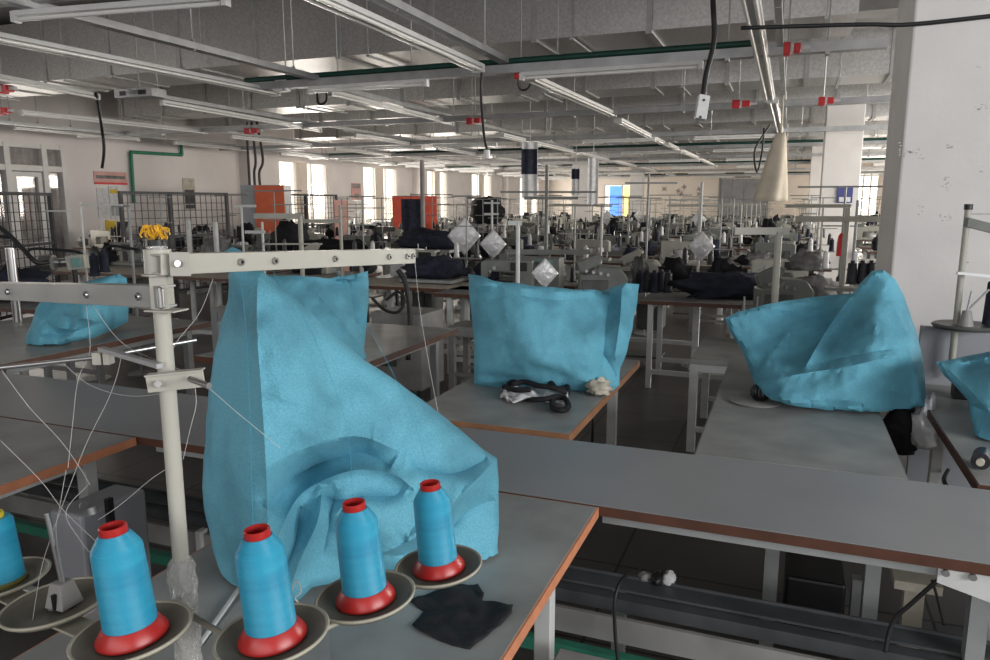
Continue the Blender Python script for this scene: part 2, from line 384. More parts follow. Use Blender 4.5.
# grey double door on the far wall
a = onY(721, 178, Y1).x; b = onY(768, 178, Y1).x; zt = onY(740, 178, Y1).z
dd = MB()
for k in range(4): dd.box((a+(b-a)*k/4+.03, Y1-.06, .02), (a+(b-a)*(k+1)/4-.03, Y1-.02, zt-.05))
o = struct(dd, 'door_2', 'partition_grey')
MB().box((a-.08, Y1-.09, 0), (a, Y1, zt)).box((b, Y1-.09, 0), (b+.08, Y1, zt)).box((a-.08, Y1-.09, zt), (b+.08, Y1, zt+.08)).build('door_frame', 'frame_grey', o)
# columns
def column(n, x0, x1, y0, y1, cap=True, m='white_paint'):
    o = struct(MB().box((x0, y0, 0), (x1, y1, ZC)), 'column_%d' % n, m, bevel=.012)
    return o
c1 = column(1, .53, 1.30, 4.5, 5.25)
# chips and scuffs in the near column's paint
ch = MB(); random.seed(3)
for (cx, cy, n, sx, sy) in [(913, 153, 26, 14, 6), (948, 181, 10, 5, 5), (945, 188, 8, 5, 3), (946, 218, 10, 7, 4), (980, 68, 3, 3, 2), (981, 168, 4, 2, 4), (920, 210, 4, 3, 5), (950, 149, 5, 3, 4), (967, 261, 5, 6, 3), (981, 107, 8, 6, 3), (900, 150, 6, 1, 8)]:
    for k in range(n):
        p = onY(cx+random.uniform(-sx, sx), cy+random.uniform(-sy, sy), 4.495); r = random.uniform(.002, .008)
        poly = [(p.x+math.cos(t)*r*random.uniform(.6, 1.5), p.z+math.sin(t)*r*random.uniform(.3, .9)) for t in [j*PI/3 for j in range(6)]]
        ch.prism(poly, 'y', 4.4985, 4.5005)
q = ch.build('chipped_paint', 'galvanised_seam', c1)
column(2, .49, 1.09, 14.3, 14.9)
column(3, -6.6, -6.05, 23.6, 24.15)
column(4, -6.6, -6.05, 33, 33.55)
column(5, .5, 1.1, 24, 24.6)
for k, (ya, yb) in enumerate(((14.95, 15.4), (24.0, 24.5), (33.0, 33.5))):
    struct(MB().box((X0, ya, 0), (X0+.3, yb, ZC)), 'column_%d' % (6+k), 'wall_paint')
# ceiling beams
k = 0
for yb in (4.6, 9.4, 14.4, 19.2, 24, 28.8, 33.6):
    k += 1; struct(MB().box((X0, yb, 3.62), (X1, yb+.4, ZC)), 'trim_%d' % k, 'ceiling_concrete')
# ================================================================ overhead ducts
DUCTS = [(7.45, .95), (10.95, .8), (13.2, .7), (16.4, .8), (20.6, .8), (25.2, .8), (30, .8)]
def ztop(x, y):
    for a, b in DUCTS:
        if a-.05 < y < a+b+.05 and not (a == 7.45 and x > .45): return 3.14
    for yb in (4.6, 9.4, 14.4, 19.2, 24, 28.8, 33.6):
        if yb-.02 < y < yb+.42: return 3.62
    return ZC
def duct(y, z0, z1, dpt, x0, x1, label, pitch=1.15, ph=0.):
    t = thing('air_duct', label, 'duct', ((x0+x1)/2, y+dpt/2, z0), group='ducts under the ceiling')
    b = MB(); b.box((x0, y, z0), (x1, y+dpt, z1)); b.build('duct_body', 'galvanised', t)
    xx = x0+ph
    while xx < x1:
        s = MB(); s.box((xx-.028, y-.02, z0-.02), (xx+.028, y+dpt+.02, z0-.001)).box((xx-.028, y-.02, z0), (xx+.028, y-.001, z1+.02)).box((xx-.03, y-.035, z0-.035), (xx+.03, y-.02, z0+.03))
        xx += pitch; s.build('flange', 'galvanised_seam', t)
    xx = x0+ph+.4
    while xx < x1:
        h = MB(); h.cyl((xx, y-.05, z0-.03), (xx, y-.05, ZC), .006, n=6); h.bar((xx, y-.06, z0-.03), (xx, y+dpt+.06, z0-.03), .04, .02); xx += pitch*2; h.build('hanger', 'steel_rail', t)
    return t
duct(7.45, 3.18, 3.95, .95, -12, .45, 'large galvanised air duct across the ceiling nearest the camera', 1.15, .3)
duct(10.95, 3.18, 3.75, .8, -12, 5.5, 'second galvanised air duct behind the nearest one', 1.0, .1)
duct(13.2, 3.2, 3.7, .7, -12, 5.5, 'third galvanised air duct from the camera', 1.2, .6)
duct(16.4, 3.2, 3.75, .8, -12, 5.5, 'fourth galvanised air duct from the camera', 1.1, .2)
duct(20.6, 3.2, 3.75, .8, -12, 5.5, 'fifth galvanised air duct from the camera', 1.1, .2)
duct(25.2, 3.2, 3.75, .8, -12, 5.5, 'sixth galvanised air duct from the camera', 1.1, .2)
duct(30, 3.2, 3.75, .8, -12, 5.5, 'galvanised air duct nearest the far wall', 1.1, .2)
# ================================================================ rails, lamps, conduits
def rail(p0, p1, label, wd=.045, ht=.045, hang=1.6, m='steel_rail', green=False, group='hanging steel rails'):
    p0 = Vector(p0); p1 = Vector(p1); t = thing('steel_rail', label, 'rail', (p0+p1)/2, group)
    MB().bar(p0, p1, wd, ht).build('channel', m, t)
    d = (p1-p0); n = max(2, int(d.length/hang))
    for k in range(n+1):
        h = MB(); q = p0+d*((k+.3)/(n+.6)); h.cyl((q.x, q.y, q.z+ht/2), (q.x, q.y, ztop(q.x, q.y)), .007, n=6); h.bar((q.x, q.y, q.z-ht/2-.006), (q.x, q.y, q.z+ht/2+.03), .03, .016); h.build('hanger_rod', 'galvanised_seam', t)
    return t
def lamp(p0, p1, label, tubes=2, group='unlit fluorescent lamps on the hanging rails', wd=.11):
    p0 = Vector(p0); p1 = Vector(p1); d = (p1-p0).normalized(); sd = d.cross(Vector((0,0,1))).normalized()
    t = thing('fluorescent_lamp', label, 'lamp', (p0+p1)/2, group)
    MB().bar(p0, p1, wd if tubes > 1 else .05, .035).build('housing', 'lamp_white', t, bevel=.004); hs = t.children[0]
    for k in range(tubes):
        off = sd*(wd*.5-.022)*(2*k-1) if tubes > 1 else sd*0
        MB().cyl(p0+off+d*.03+Vector((0,0,-.034)), p1+off-d*.03+Vector((0,0,-.034)), .014, n=12).build('tube', 'lamp_tube', t, smooth=True)
    for q in (p0, p1): e = MB(); e.bar(q-d*.012+Vector((0,0,-.02)), q+d*.02+Vector((0,0,-.02)), (wd if tubes > 1 else .05)+.006, .065); e.build('end_cap', 'lamp_white', hs)
    return t
ZL = 2.75
def lz(x, y): return onz(x, y, ZL)
def ext(p, q, k):
    return p+(p-q)*k
a, b = lz(330, 0), lz(478, 66)
lamp(ext(a, b, .5), b, 'white twin fluorescent lamp running to the top centre of the photo, nearest in its row')
rail(a+Vector((.17, -1.5, .07)), b+Vector((.17, .2, .07)), 'grey rail right above the nearest lamp of the centre row', .09, .05)
lamp(lz(530, 76), lz(612, 113), 'white twin fluorescent lamp just beyond the red connector, second in the centre row')
lamp(lz(618, 119), lz(662, 142), 'white fluorescent lamp, third in the centre row')
lamp(lz(666, 143), lz(716, 166), 'white fluorescent lamp, farthest visible in the centre row')
a, b = lz(330, 91), lz(452, 122)
lamp(a, b, 'white fluorescent lamp left of the centre row, beginning by a curled black cable', 1)
rail(a+Vector((0, -.3, .06)), lz(650, 170)+Vector((0, 0, .06)), 'long grey rail running from the curled black cable to the far wall')
lamp(lz(500, 134)+Vector((0, 0, 0)), lz(652, 170), 'long grey twin lamp converging on the far wall, left of the centre row', 2, wd=.16)
a, b = lz(0, 36), lz(275, 91)
lamp(ext(a, b, .4), b, 'long white twin lamp crossing the top left of the photo', 2, wd=.12)
rail(lz(45, 17)+Vector((.0, -.4, .05)), lz(300, 79)+Vector((0, .3, .05)), 'flat grey rail above the long lamp at top left', .09, .05)
a, b = lz(15, 14), lz(225, -3)
lamp(a+Vector((0, 0, .0)), b, 'white lamp running crosswise at the top left corner', 1)
rail(lz(-10, 10)+Vector((-.2, .12, .09)), lz(240, -9)+Vector((.6, .12, .09)), 'grey crosswise rail in the top left corner', .06, .06)
a, b = lz(0, 76), lz(97, 95)
lamp(ext(a, b, .4), b, 'white lamp at the left edge of the photo, above the red connectors', 1)
a, b = lz(22, 111), lz(206, 131)
lamp(a, b, 'white lamp nearest the left wall, starting at the red connectors', 1)
rail(lz(-10, 121), lz(138, 135), 'thin grey rail beside the left wall, below the lamp', .05, .05)
a, b = lz(162, 101), lz(320, 129)
lamp(a, b, 'white lamp beyond the metal junction box, left of the ceiling centre', 1)
rail(a+Vector((0, -.5, .05)), b+Vector((0, 12, .05)), 'grey rail above the lamp beyond the junction box')
# vertical-looking row right of centre
a, b = lz(757, 0), lz(781, 137)
lamp(ext(a, b, .18)+Vector((-.03, 0, 0)), Vector((a.x-.03, 9.3, ZL)), 'white twin lamp right of the hanging black cable, nearest in the right row')
lamp(Vector((a.x-.0, 9.45, ZL)), Vector((b.x, 14.2, ZL)), 'white twin lamp in the right row that the beige cloth hangs from')
rail(Vector((a.x+.11, 3.2, ZL+.06)), Vector((b.x+.08, 30, ZL+.06)), 'grey rail carrying the right row of lamps')
# crosswise trays with lamps
def tray(y, x0, x1, label, grn=True, z=2.72, ht=.075):
    t = thing('cable_tray', label, 'cable tray', ((x0+x1)/2, y, z), group='crosswise cable trays')
    MB().box((x0, y, z), (x1, y+.006, z+ht)).box((x0, y+.006, z), (x1, y+.10, z+.006)).box((x0, y+.094, z+.006), (x1, y+.10, z+ht)).build('tray_channel', 'steel_rail', t)
    x = x0+.5
    while x < x1: h = MB(); h.cyl((x, y+.05, z+.006), (x, y+.05, ztop(x, y+.05)), .007, n=6); h.box((x-.015, y-.004, z-.02), (x+.015, y+.104, z)); x += 1.45; h.build('hanger_rod', 'galvanised_seam', t)
    if grn:
        p = MB().cyl((x0, y+.03, z+ht+.03), (x1, y+.03, z+ht+.03), .028, n=14).build('pipe', 'green_pipe', t, smooth=True); p['label'] = 'dark green pipe'
    return t
tray(6.55, -5.4, -.35, 'nearest crosswise cable tray with a dark green pipe on top')
tray(6.60, -.3, .62, 'short grey tray between the right lamp row and the near column', False, 2.73)
lamp(Vector((-4.55, 6.5, 2.69)), Vector((-3.25, 6.5, 2.69)), 'white lamp under the nearest cable tray, left of the centre row', 1)
lamp(Vector((-2.3, 6.5, 2.69)), Vector((-.75, 6.5, 2.69)), 'white lamp under the nearest cable tray, right of the centre row', 1)
tray(10.0, -12, -.35, 'second crosswise cable tray from the camera', False)
tray(10.0, -.2, 1.2, 'second crosswise cable tray, short piece right of the right lamp row', False)
names = ['third', 'fourth', 'fifth', 'sixth', 'seventh', 'eighth']
for k, y in enumerate((13.6, 17.0, 20.6, 24.6, 29, 34)):
    tray(y, -12, 5.5, names[k]+' crosswise cable tray from the camera', k % 2 == 1)
    for j, xx in enumerate((-11, -8.2, -6.6, -3.6, -1.6, 2.2)):
        lamp(Vector((xx, y-.06, 2.68)), Vector((xx+1.3, y-.06, 2.68)), 'small white lamp under the %s crosswise cable tray from the camera' % names[k], 1, 'lamps under the %s tray' % names[k])
for xx, y0_ in ((-4.8, 14.5), (-7.2, 11.2), (-9.4, 10.6), (-11.4, 8)):
    rail((xx, y0_, ZL+.05), (xx, 36, ZL+.05), 'grey lamp rail running to the far wall, %s' % {-4.8: 'second row left of centre', -7.2: 'third row left of centre', -9.4: 'second row from the left wall', -11.4: 'row closest to the left wall'}[xx], hang=2.6)
    y = y0_+.4; 
    while y < 34:
        lamp(Vector((xx, y, ZL)), Vector((xx, y+2.4, ZL)), 'white lamp on the grey rail %s' % {-4.8: 'second left of centre', -7.2: 'third left of centre', -9.4: 'second from the left wall', -11.4: 'closest to the left wall'}[xx], 1, 'lamps on the rail at %s' % {-4.8: 'second left', -7.2: 'third left', -9.4: 'second from wall', -11.4: 'the wall'}[xx]); y += 3.3
# junction box at (135,97)
p = lz(140, 98)
jb = thing('junction_box', 'flat grey metal junction box hanging among the lamps at upper left', 'junction box', p)
MB().box((p.x-.28, p.y-.1, p.z), (p.x+.28, p.y+.12, p.z+.09)).build('case', 'steel_rail', jb); MB().box((p.x-.2, p.y-.101, p.z+.02), (p.x-.1, p.y-.09, p.z+.07)).box((p.x+.08, p.y-.101, p.z+.02), (p.x+.2, p.y-.09, p.z+.07)).build('socket', 'dark_metal', jb)
MB().cyl((p.x, p.y, p.z+.09), (p.x, p.y, ztop(p.x, p.y)), .012, n=8).build('hanger_rod', 'galvanised_seam', jb)
p = lz(280, 86); tag(MB().box((p.x-.04, p.y-.03, p.z-.06), (p.x+.10, p.y+.03, p.z+.06)).build('lamp_box', 'lamp_white', bevel=.005), 'small white box at the far end of the long upper left lamp', 'box')
# red connectors
def redc(x, y, z, label, wd=.16):
    p = onz(x, y, z); t = thing('red_connector', label, 'connector', p)
    MB().box((p.x-wd/2, p.y-.05, p.z-.045), (p.x-.01, p.y+.05, p.z+.045)).box((p.x+.012, p.y-.045, p.z-.03), (p.x+wd/2, p.y+.045, p.z+.035)).build('shell', 'red_plastic', t, bevel=.006)
    MB().box((p.x-.01, p.y-.052, p.z-.03), (p.x+.012, p.y+.05, p.z+.03)).box((p.x+wd/2, p.y-.02, p.z-.015), (p.x+wd/2+.07, p.y+.02, p.z+.015)).build('plug', 'white_fabric', t)
    MB().cyl((p.x-.03, p.y, p.z+.04), (p.x-.03, p.y, ztop(p.x, p.y)), .006, n=6).build('hanger_rod', 'galvanised_seam', t)
redc(524, 74, 2.72, 'red plastic connector at the near end of the second centre lamp')
redc(792, 49, 2.7, 'dark red connector just right of the nearest right-row lamp', .12)
redc(826, 101, 2.7, 'bright red connector left of the near column')
redc(741, 104, 2.7, 'red connector left of the right lamp row', .2)
redc(474, 121, 2.7, 'red connector under the centre of the ceiling', .2)
redc(252, 131, 2.7, 'red connector above the electrical cabinet', .24)
redc(5, 89, 2.7, 'upper red connector at the left edge', .16)
redc(3, 111, 2.7, 'lower red connector at the left edge', .2)
# cables
def cable(pts, r, label, m='cable_black', name='hanging_cable', cat='cable'):
    return tag(MB().tube(spline(pts, 8), r, 8).build(name, m, smooth='all'), label, cat)
D = 4.6
cable([atd(713, -60, D), atd(713, 0, D), atd(714, 40, D), atd(706, 75, D), atd(703, 97, D)], .017, 'thick black cable hanging down with a white socket at its end')
so = thing('socket_block', 'white double socket hanging on the thick black cable', 'socket', atd(702, 108, D))
p = atd(702, 108, D); MB().bar(atd(704, 95.5, D), atd(700, 119.5, D), .07, .045, up=(FW[0], FW[1], 0)).build('case', 'lamp_white', so, bevel=.006)
MB().cyl(atd(704, 100, D-.03), atd(704, 100, D+.0), .008, n=8).cyl(atd(700.5, 117, D-.03), atd(700.5, 117, D+.0), .008, n=8).build('screw', 'dark_metal', so)
cable([lz(96, 94), atd(102, 130, 9.0), atd(104, 150, 9.1), atd(102, 168, 9.2)], .018, 'black cable hanging in front of the white left wall')
cable([lz(482, 66), atd(481, 95, 6.6), atd(484, 135, 6.6), atd(487, 150, 6.6)], .012, 'thin black cable hanging from the end of the nearest centre lamp')
p = atd(487, 154, 6.6); tag(MB().cyl((p.x, p.y, p.z-.04), (p.x, p.y, p.z+.035), .028, n=12).build('light_switch', 'lamp_white', smooth=True), 'small white pull switch at the end of the thin black cable', 'switch')
cable([lz(326, 84), lz(326, 93)-Vector((0,0,.08)), lz(318, 94)-Vector((0,0,.10)), lz(317, 86)], .013, 'black cable curl at the start of the lamp left of centre')
cable([lz(517, 74), lz(519, 83)-Vector((0,0,.05)), lz(528, 83)-Vector((0,0,.05)), lz(537, 68)], .010, 'black cable loop beside the red centre connector')
cable([atd(770, 125, 9), atd(755, 150, 9), atd(757, 172, 9), atd(762, 152, 9.1), atd(764, 128, 9.1)], .012, 'thin dark cord looping left of the beige hanging cloth')
cable([onY(741, 28, 4.48), onY(860, 24.5, 4.48), onY(909, 24.5, 4.49), onY(1000, 15, 4.49)], .011, 'dark conduit crossing the top of the near white column')
# beige hanging cloth cone
def beige():
    top = atd(781, 133, 8.6); mb = MB(); n = 40; rows = 14; vs = []; fs = []
    hgt = .78
    for k in range(rows+1):
        t = k/rows; r = .055+.135*(t**.85)
        for i in range(n):
            a = 2*PI*i/n; rr = r*(1+.10*math.sin(a*5+t*2)*t); vs.append((top.x+rr*math.cos(a)-.085*t, top.y+rr*.8*math.sin(a), top.z-hgt*t))
    for k in range(rows):
        for i in range(n): fs.append((k*n+i, k*n+(i+1) % n, (k+1)*n+(i+1) % n, (k+1)*n+i))
    fs.append(tuple(range(n))); mb.add(vs, fs)
    o = mb.build('hanging_cloth', 'beige_fabric', smooth='all'); tag(o, 'beige cloth hanging like a cone from the right lamp row', 'cloth')
    s = o.modifiers.new('s', 'SOLIDIFY'); s.thickness = .006
    MB().cyl((top.x, top.y, top.z-.01), (top.x, top.y, 2.80), .012, n=8).build('tie_cord', 'beige_fabric', o)
beige()
# ================================================================ wall things, left side
def wall_poster(x0, y0, x1, y1, m, name, label, cat='poster', lines=(), xw=X0+.004):
    a = onX(x0, y0, xw); b = onX(x1, y1, xw); t = thing(name, label, cat, (xw, (a.y+b.y)/2, min(a.z, b.z)))
    MB().box((xw, a.y, b.z), (xw+.012, b.y, a.z)).build('sheet', m, t)
    for (u0, v0, u1, v1, lm, nm) in lines:
        MB().box((xw+.012, a.y+(b.y-a.y)*u0, a.z+(b.z-a.z)*v1), (xw+.018, a.y+(b.y-a.y)*u1, a.z+(b.z-a.z)*v0)).build(nm, lm, t)
    return t
wall_poster(93, 171, 127, 185, 'pink_paper', 'banner', 'red and grey banner high on the left wall beside the black cable', lines=[(.06, .3, .94, .55, 'grey_fabric', 'photo_strip'), (.0, .84, 1, 1, 'red_plastic', 'red_stripe')])
wall_poster(96, 188, 110, 218, 'white_fabric', 'notice_sheet', 'white notice sheet below the banner on the left wall')
wall_poster(108, 186, 120, 219, 'white_fabric', 'notice_sheet', 'white and yellow notice sheet under the banner, right one', lines=[(.1, .1, .9, .22, 'stripe_yellow', 'yellow_label'), (.1, .55, .9, .9, 'partition_grey', 'grey_print')])
t = wall_poster(105, 220, 120, 244, 'stripe_yellow', 'warning_sign', 'yellow and black striped warning board on the left wall')
a = onX(105, 220, X0+.02); b = onX(120, 244, X0+.02)
st = MB()
for k in range(3):
    y = a.y+(b.y-a.y)*(.0+.3*k); h = (a.z-b.z)
    st.add([(X0+.017, y, b.z+.02), (X0+.017, y+.12, b.z+.02), (X0+.017, y+.4, a.z-.04), (X0+.017, y+.28, a.z-.04), (X0+.022, y, b.z+.02), (X0+.022, y+.12, b.z+.02), (X0+.022, y+.4, a.z-.04), (X0+.022, y+.28, a.z-.04)], [(0,1,2,3),(7,6,5,4),(0,4,5,1),(1,5,6,2),(2,6,7,3),(3,7,4,0)])
st.build('black_stripe', 'black_plastic', t)
wall_poster(182, 178, 196, 210, 'cloth_dirty_cream', 'notice_board', 'brown framed notice on the left wall behind the mesh fence', lines=[(.1, .36, .9, .95, 'dark_metal', 'dark_print')])
wall_poster(351, 183, 361, 200, 'pink_paper', 'notice_sheet', 'pink sheet with small dark marks between the first two windows', lines=[(.1, .05, .9, .3, 'curtain_grey', 'heading_print'), (.3, .62, .75, .9, 'curtain_grey', 'mark_print')])
gp = [onX(181, 145, X0+.06), onX(182, 155, X0+.06), onX(131, 152, X0+.06), onX(131, 155, X0+.06), onX(134, 203, X0+.06)]
gw = MB()
for i in range(len(gp)-1): gw.cyl(gp[i], gp[i+1], .035, n=10)
tag(gw.build('wall_pipe', 'green_wall_pipe', smooth=True), 'green pipe bent in steps down the white left wall', 'pipe')
# mesh fences
def fence(x0, x1, yt, yb, D0, D1, label, mid=None, feet=0):
    a = atd(x0, yt, D0); b = atd(x1, yt, D1); zt = (a.z+b.z)/2; a.z = b.z = 0; t = thing('mesh_fence', label, 'fence', (a+b)/2); d = b-a; L_ = d.length; d.normalize()
    fr = MB()
    for q in [0, L_] + ([mid*L_] if mid else []): fr.bar(a+d*q, a+d*q+Vector((0,0,zt)), .045, .045, up=d)
    up = Vector((0,0,1))
    for z in (zt-.02, zt*.62, .25): fr.bar(a+up*z, b+up*z, .04, .04)
    fr.build('frame', 'dark_metal', t)
    ms = MB(); n = int(L_/.11)
    for k in range(1, n): ms.bar(a+d*(L_*k/n)+up*.25, a+d*(L_*k/n)+up*zt, .009, .009, up=d)
    z = .35
    while z < zt: ms.bar(a+up*z, b+up*z, .009, .009); z += .11
    ms.build('wire_mesh', 'dark_metal', t); return t
fence(-20, 49, 192, 250, 8.2, 9.6, 'dark wire mesh fence panel in front of the white glazed door')
fence(120, 226, 192, 245, 10.2, 12.0, 'dark wire mesh fence in front of the green wall pipe', .42)
fence(270, 336, 194, 250, 14.8, 17, 'dark wire mesh fence in front of the first bright window', .5)
fence(467, 500, 197, 235, 19, 19.6, 'dark wire mesh fence behind the silver bags')
# electrical cabinet
p = atd(262, 185, 14.2); cb = thing('electrical_cabinet', 'orange electrical cabinet with grey side and conduits on top, by the first window', 'cabinet', (p.x, p.y, 0))
ux = Vector((RT[0], RT[1], 0)); uy = Vector((-RT[1], RT[0], 0))
def obox(mb, c, hx, hy, z0, z1, ang=YAW):
    c = Vector(c); ux = Vector((math.cos(ang), math.sin(ang), 0)); uy = Vector((-ux.y, ux.x, 0))
    v = [c+ux*a*hx+uy*b*hy for a, b in ((-1,-1),(1,-1),(1,1),(-1,1))]
    return mb.add([(q.x, q.y, z) for z in (z0, z1) for q in v], [(0,3,2,1),(4,5,6,7),(0,1,5,4),(1,2,6,5),(2,3,7,6),(3,0,4,7)])
c0 = Vector((p.x, p.y, 0))
obox(MB(), c0+uy*.25, .42, .25, .0, p.z).build('body', 'partition_grey', cb)
obox(MB(), c0+ux*.14-uy*.012, .28, .012, .25, p.z-.01).build('door', 'orange_paint', cb)
cd_ = MB()
for k in range(3): q = c0-ux*(.30-.1*k)+uy*.2; cd_.tube(spline([(q.x, q.y, p.z), (q.x, q.y, p.z+.25), (q.x+.05*k, q.y, p.z+.5), (q.x, q.y, p.z+1.2)], 5), .025)
cd_.build('conduit', 'dark_metal', cb)
# red board with dark garments
p0 = atd(392, 196, 17); p1 = atd(436, 196, 17.4)
rb = thing('display_board', 'bright red board standing before the second window with dark garments in front', 'board', ((p0.x+p1.x)/2, (p0.y+p1.y)/2, 0))
b_ = MB(); b_.add([(p0.x,p0.y,.9),(p1.x,p1.y,.9),(p1.x,p1.y+.04,.9),(p0.x,p0.y+.04,.9),(p0.x,p0.y,p0.z),(p1.x,p1.y,p1.z),(p1.x,p1.y+.04,p1.z),(p0.x,p0.y+.04,p0.z)], [(0,3,2,1),(4,5,6,7),(0,1,5,4),(1,2,6,5),(2,3,7,6),(3,0,4,7)])
b_.build('panel', 'red_board', rb)
MB().cyl((p0.x+.03, p0.y+.06, 0), (p0.x+.03, p0.y+.06, 1.6), .02).cyl((p1.x-.03, p1.y+.06, 0), (p1.x-.03, p1.y+.06, 1.6), .02).build('leg', 'dark_metal', rb)
# pink panel
p0 = atd(340, 200, 15.5); p1 = atd(362, 200, 15.7)
tag(MB().bar((p0.x, p0.y, 0), (p0.x, p0.y, 1.62), .03, .48).build('pink_board', 'pink_paper'), 'pale pink board standing between the first two bright windows', 'board')
# dark stars on the far wall
for k, (x, y) in enumerate([(632, 189), (632, 194), (664, 189), (678, 191), (684, 187), (699, 189), (699, 194), (681, 194)]):
    p = onY(x, y, Y1-.03); poly = []
    for j in range(8): r = .16 if j % 2 == 0 else .06; t_ = j*PI/4+.4*k; poly.append((p.x+r*math.cos(t_), p.z+r*math.sin(t_)))
    tag(MB().prism(poly, 'y', Y1-.03, Y1-.005).build('wall_flower', 'curtain_grey'), 'small dark flower shape stuck on the far wall', 'wall decoration', 'dark flowers on the far wall')
# blue notice on second column
p0 = onY(838, 187, 14.28); p1 = onY(852, 203, 14.28)
nb = thing('notice_board', 'blue and white notice on the column behind the beige cloth', 'notice', ((p0.x+p1.x)/2, 14.28, p1.z))
MB().box((p0.x, 14.27, p1.z), (p1.x, 14.295, p0.z)).build('sheet', 'sign_blue', nb)
MB().box((p0.x+.03, 14.26, p1.z+.02), (p1.x-.03, 14.27, p1.z+.10)).build('white_strip', 'white_fabric', nb)
# hanging strips
def strip(x0, x1, y0, y1, D_, m, label, dark=None, drop=None, cord='white_fabric', cz=None):
    a = atd(x0, y0, D_); b = atd(x1, y0, D_); c = atd(x0, y1, D_); t = thing('hanging_strip', label, 'hanging sheet', (a+b)/2)
    def sheet(z0, z1, mm, nm, off):
        mb = MB(); n = 10; vs = []; fs = []
        for k in range(n+1):
            q = a.lerp(b, k/n); w_ = .012*math.sin(k*1.1); vs += [(q.x, q.y+w_+off, z0), (q.x, q.y+w_+off, z1), (q.x, q.y+w_+off+.01, z1), (q.x, q.y+w_+off+.01, z0)]
        for k in range(n): i = 4*k; j = i+4; fs += [(i, j, j+1, i+1), (i+1, j+1, j+2, i+2), (i+2, j+2, j+3, i+3), (i+3, j+3, j, i)]
        fs += [(0,1,2,3), (4*n+3, 4*n+2, 4*n+1, 4*n)]; mb.add(vs, fs); mb.build(nm, mm, t)
    sheet(c.z, a.z, m, 'sheet', 0)
    if dark: za = atd(x0, dark[0], D_).z; zb = atd(x0, dark[1], D_).z; sheet(zb, za, 'navy_fabric', 'dark_cloth', -.03)
    MB().cyl(((a.x+b.x)/2, (a.y+b.y)/2, a.z), ((a.x+b.x)/2, (a.y+b.y)/2, cz or ztop((a.x+b.x)/2, (a.y+b.y)/2)), .008, n=6).build('cord', cord, t)
strip(522, 538, 142, 198, 13, 'white_fabric', 'white strip with dark cloth hanging from the rail, left one of three', (149, 174))
strip(572, 580, 168, 195, 16, 'white_fabric', 'short white strip with dark top hanging, middle of three', (169, 179))
strip(588, 599, 158, 206, 14, 'white_fabric', 'tall plain white strip hanging from the rail, right one of three')
# ================================================================ tables
def table(name, label, x0, x1, y0, y1, z, top='table_grey', edge='orange_edge', leg='frame_white', legs=True, t=.032, inset=.09, group=None, cat='table', sides='xXyY', org=None):
    o = thing(name, label, cat, ((x0+x1)/2, (y0+y1)/2, 0), group)
    e = .005
    MB().box((x0+e, y0+e, z-t), (x1-e, y1-e, z)).build('table_top', top, o)
    ed = MB(); zz = z-.0015
    if 'y' in sides: ed.box((x0, y0, z-t-.001), (x1, y0+e, zz))
    if 'Y' in sides: ed.box((x0, y1-e, z-t-.001), (x1, y1, zz))
    if 'x' in sides: ed.box((x0, y0+e, z-t-.001), (x0+e, y1-e, zz))
    if 'X' in sides: ed.box((x1-e, y0+e, z-t-.001), (x1, y1-e, zz))
    ed.build('edge_band', edge, o)
    if legs:
        w_ = .045
        for xx in (x0+inset, x1-inset-w_):
            for yy in (y0+inset, y1-inset-w_):
                MB().box((xx, yy, 0), (xx+w_, yy+w_, z-t-.001)).build('leg', leg, o, bevel=.003)
        for yy in (y0+inset, y1-inset-w_): MB().box((x0+inset+w_+.001, yy+.008, .12), (x1-inset-w_-.001, yy+w_-.008, .16)).build('crossbar', leg, o)
        for xx in (x0+inset, x1-inset-w_): MB().box((xx+.005, y0+inset+w_+.001, z-t-.05), (xx+w_-.005, y1-inset-w_-.001, z-t-.001)).build('crossbar', leg, o)
    return o
ZT = .76
front_table = table('sewing_table', 'grey sewing table with orange edge in the foreground, under the nearest blue cover', -1.24, -.425, .30, 1.84, ZT, t=.028)
left_table = table('sewing_table', 'grey sewing table with orange edge at the left edge, before the long strip', -3.3, -2.06, .62, 1.84, ZT, t=.028)
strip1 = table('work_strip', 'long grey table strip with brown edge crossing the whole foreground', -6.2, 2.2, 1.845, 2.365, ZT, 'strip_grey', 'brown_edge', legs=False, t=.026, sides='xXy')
MB().box((-.42, 1.865, ZT-.054), (2.2, 1.875, ZT-.028)).build('apron_rail', 'frame_grey', strip1)
MB().box((-2.0, 1.865, ZT-.052), (-1.24, 1.875, ZT-.028)).build('apron_rail', 'frame_grey', strip1)
g1 = onz(937, 575, ZT-.05); g2 = onz(1000, 610, ZT-.14)
gb = MB().prism([(g1.x, ZT-.028), (g1.x+.36, ZT-.028), (g1.x+.36, ZT-.17), (g1.x+.25, ZT-.13), (g1.x, ZT-.065)], 'y', 1.852, 1.862); gb.build('gusset_plate', 'frame_white', strip1)
bo = MB()
for (x, y) in ((945, 577), (972, 583)): q = onY(x, y, 1.848); bo.cyl((q.x, 1.8515, ZT-.036), (q.x, 1.842, ZT-.036), .008, n=12)
bo.build('bolt', 'chrome', strip1, smooth=True)
lg = [(.53, 2.15), (1.6, 2.2), (-1.9, 2.2), (-3.4, 2.2), (-5, 2.2)]
for (x, y) in lg: MB().box((x-.022, y-.022, 0), (x+.022, y+.022, ZT-.033)).build('leg', 'frame_grey', strip1)
mid_table = table('sewing_table', 'grey sewing table with wooden edge beyond the long strip, under the centre blue cover', -1.31, -.66, 2.385, 3.7, ZT+.012, edge='wood_edge')
right_table = table('sewing_table', 'grey sewing table beyond the long strip on the right, under the upturned blue cover', -.24, .375, 2.37, 4.05, ZT-.002, edge='frame_grey', legs=False)
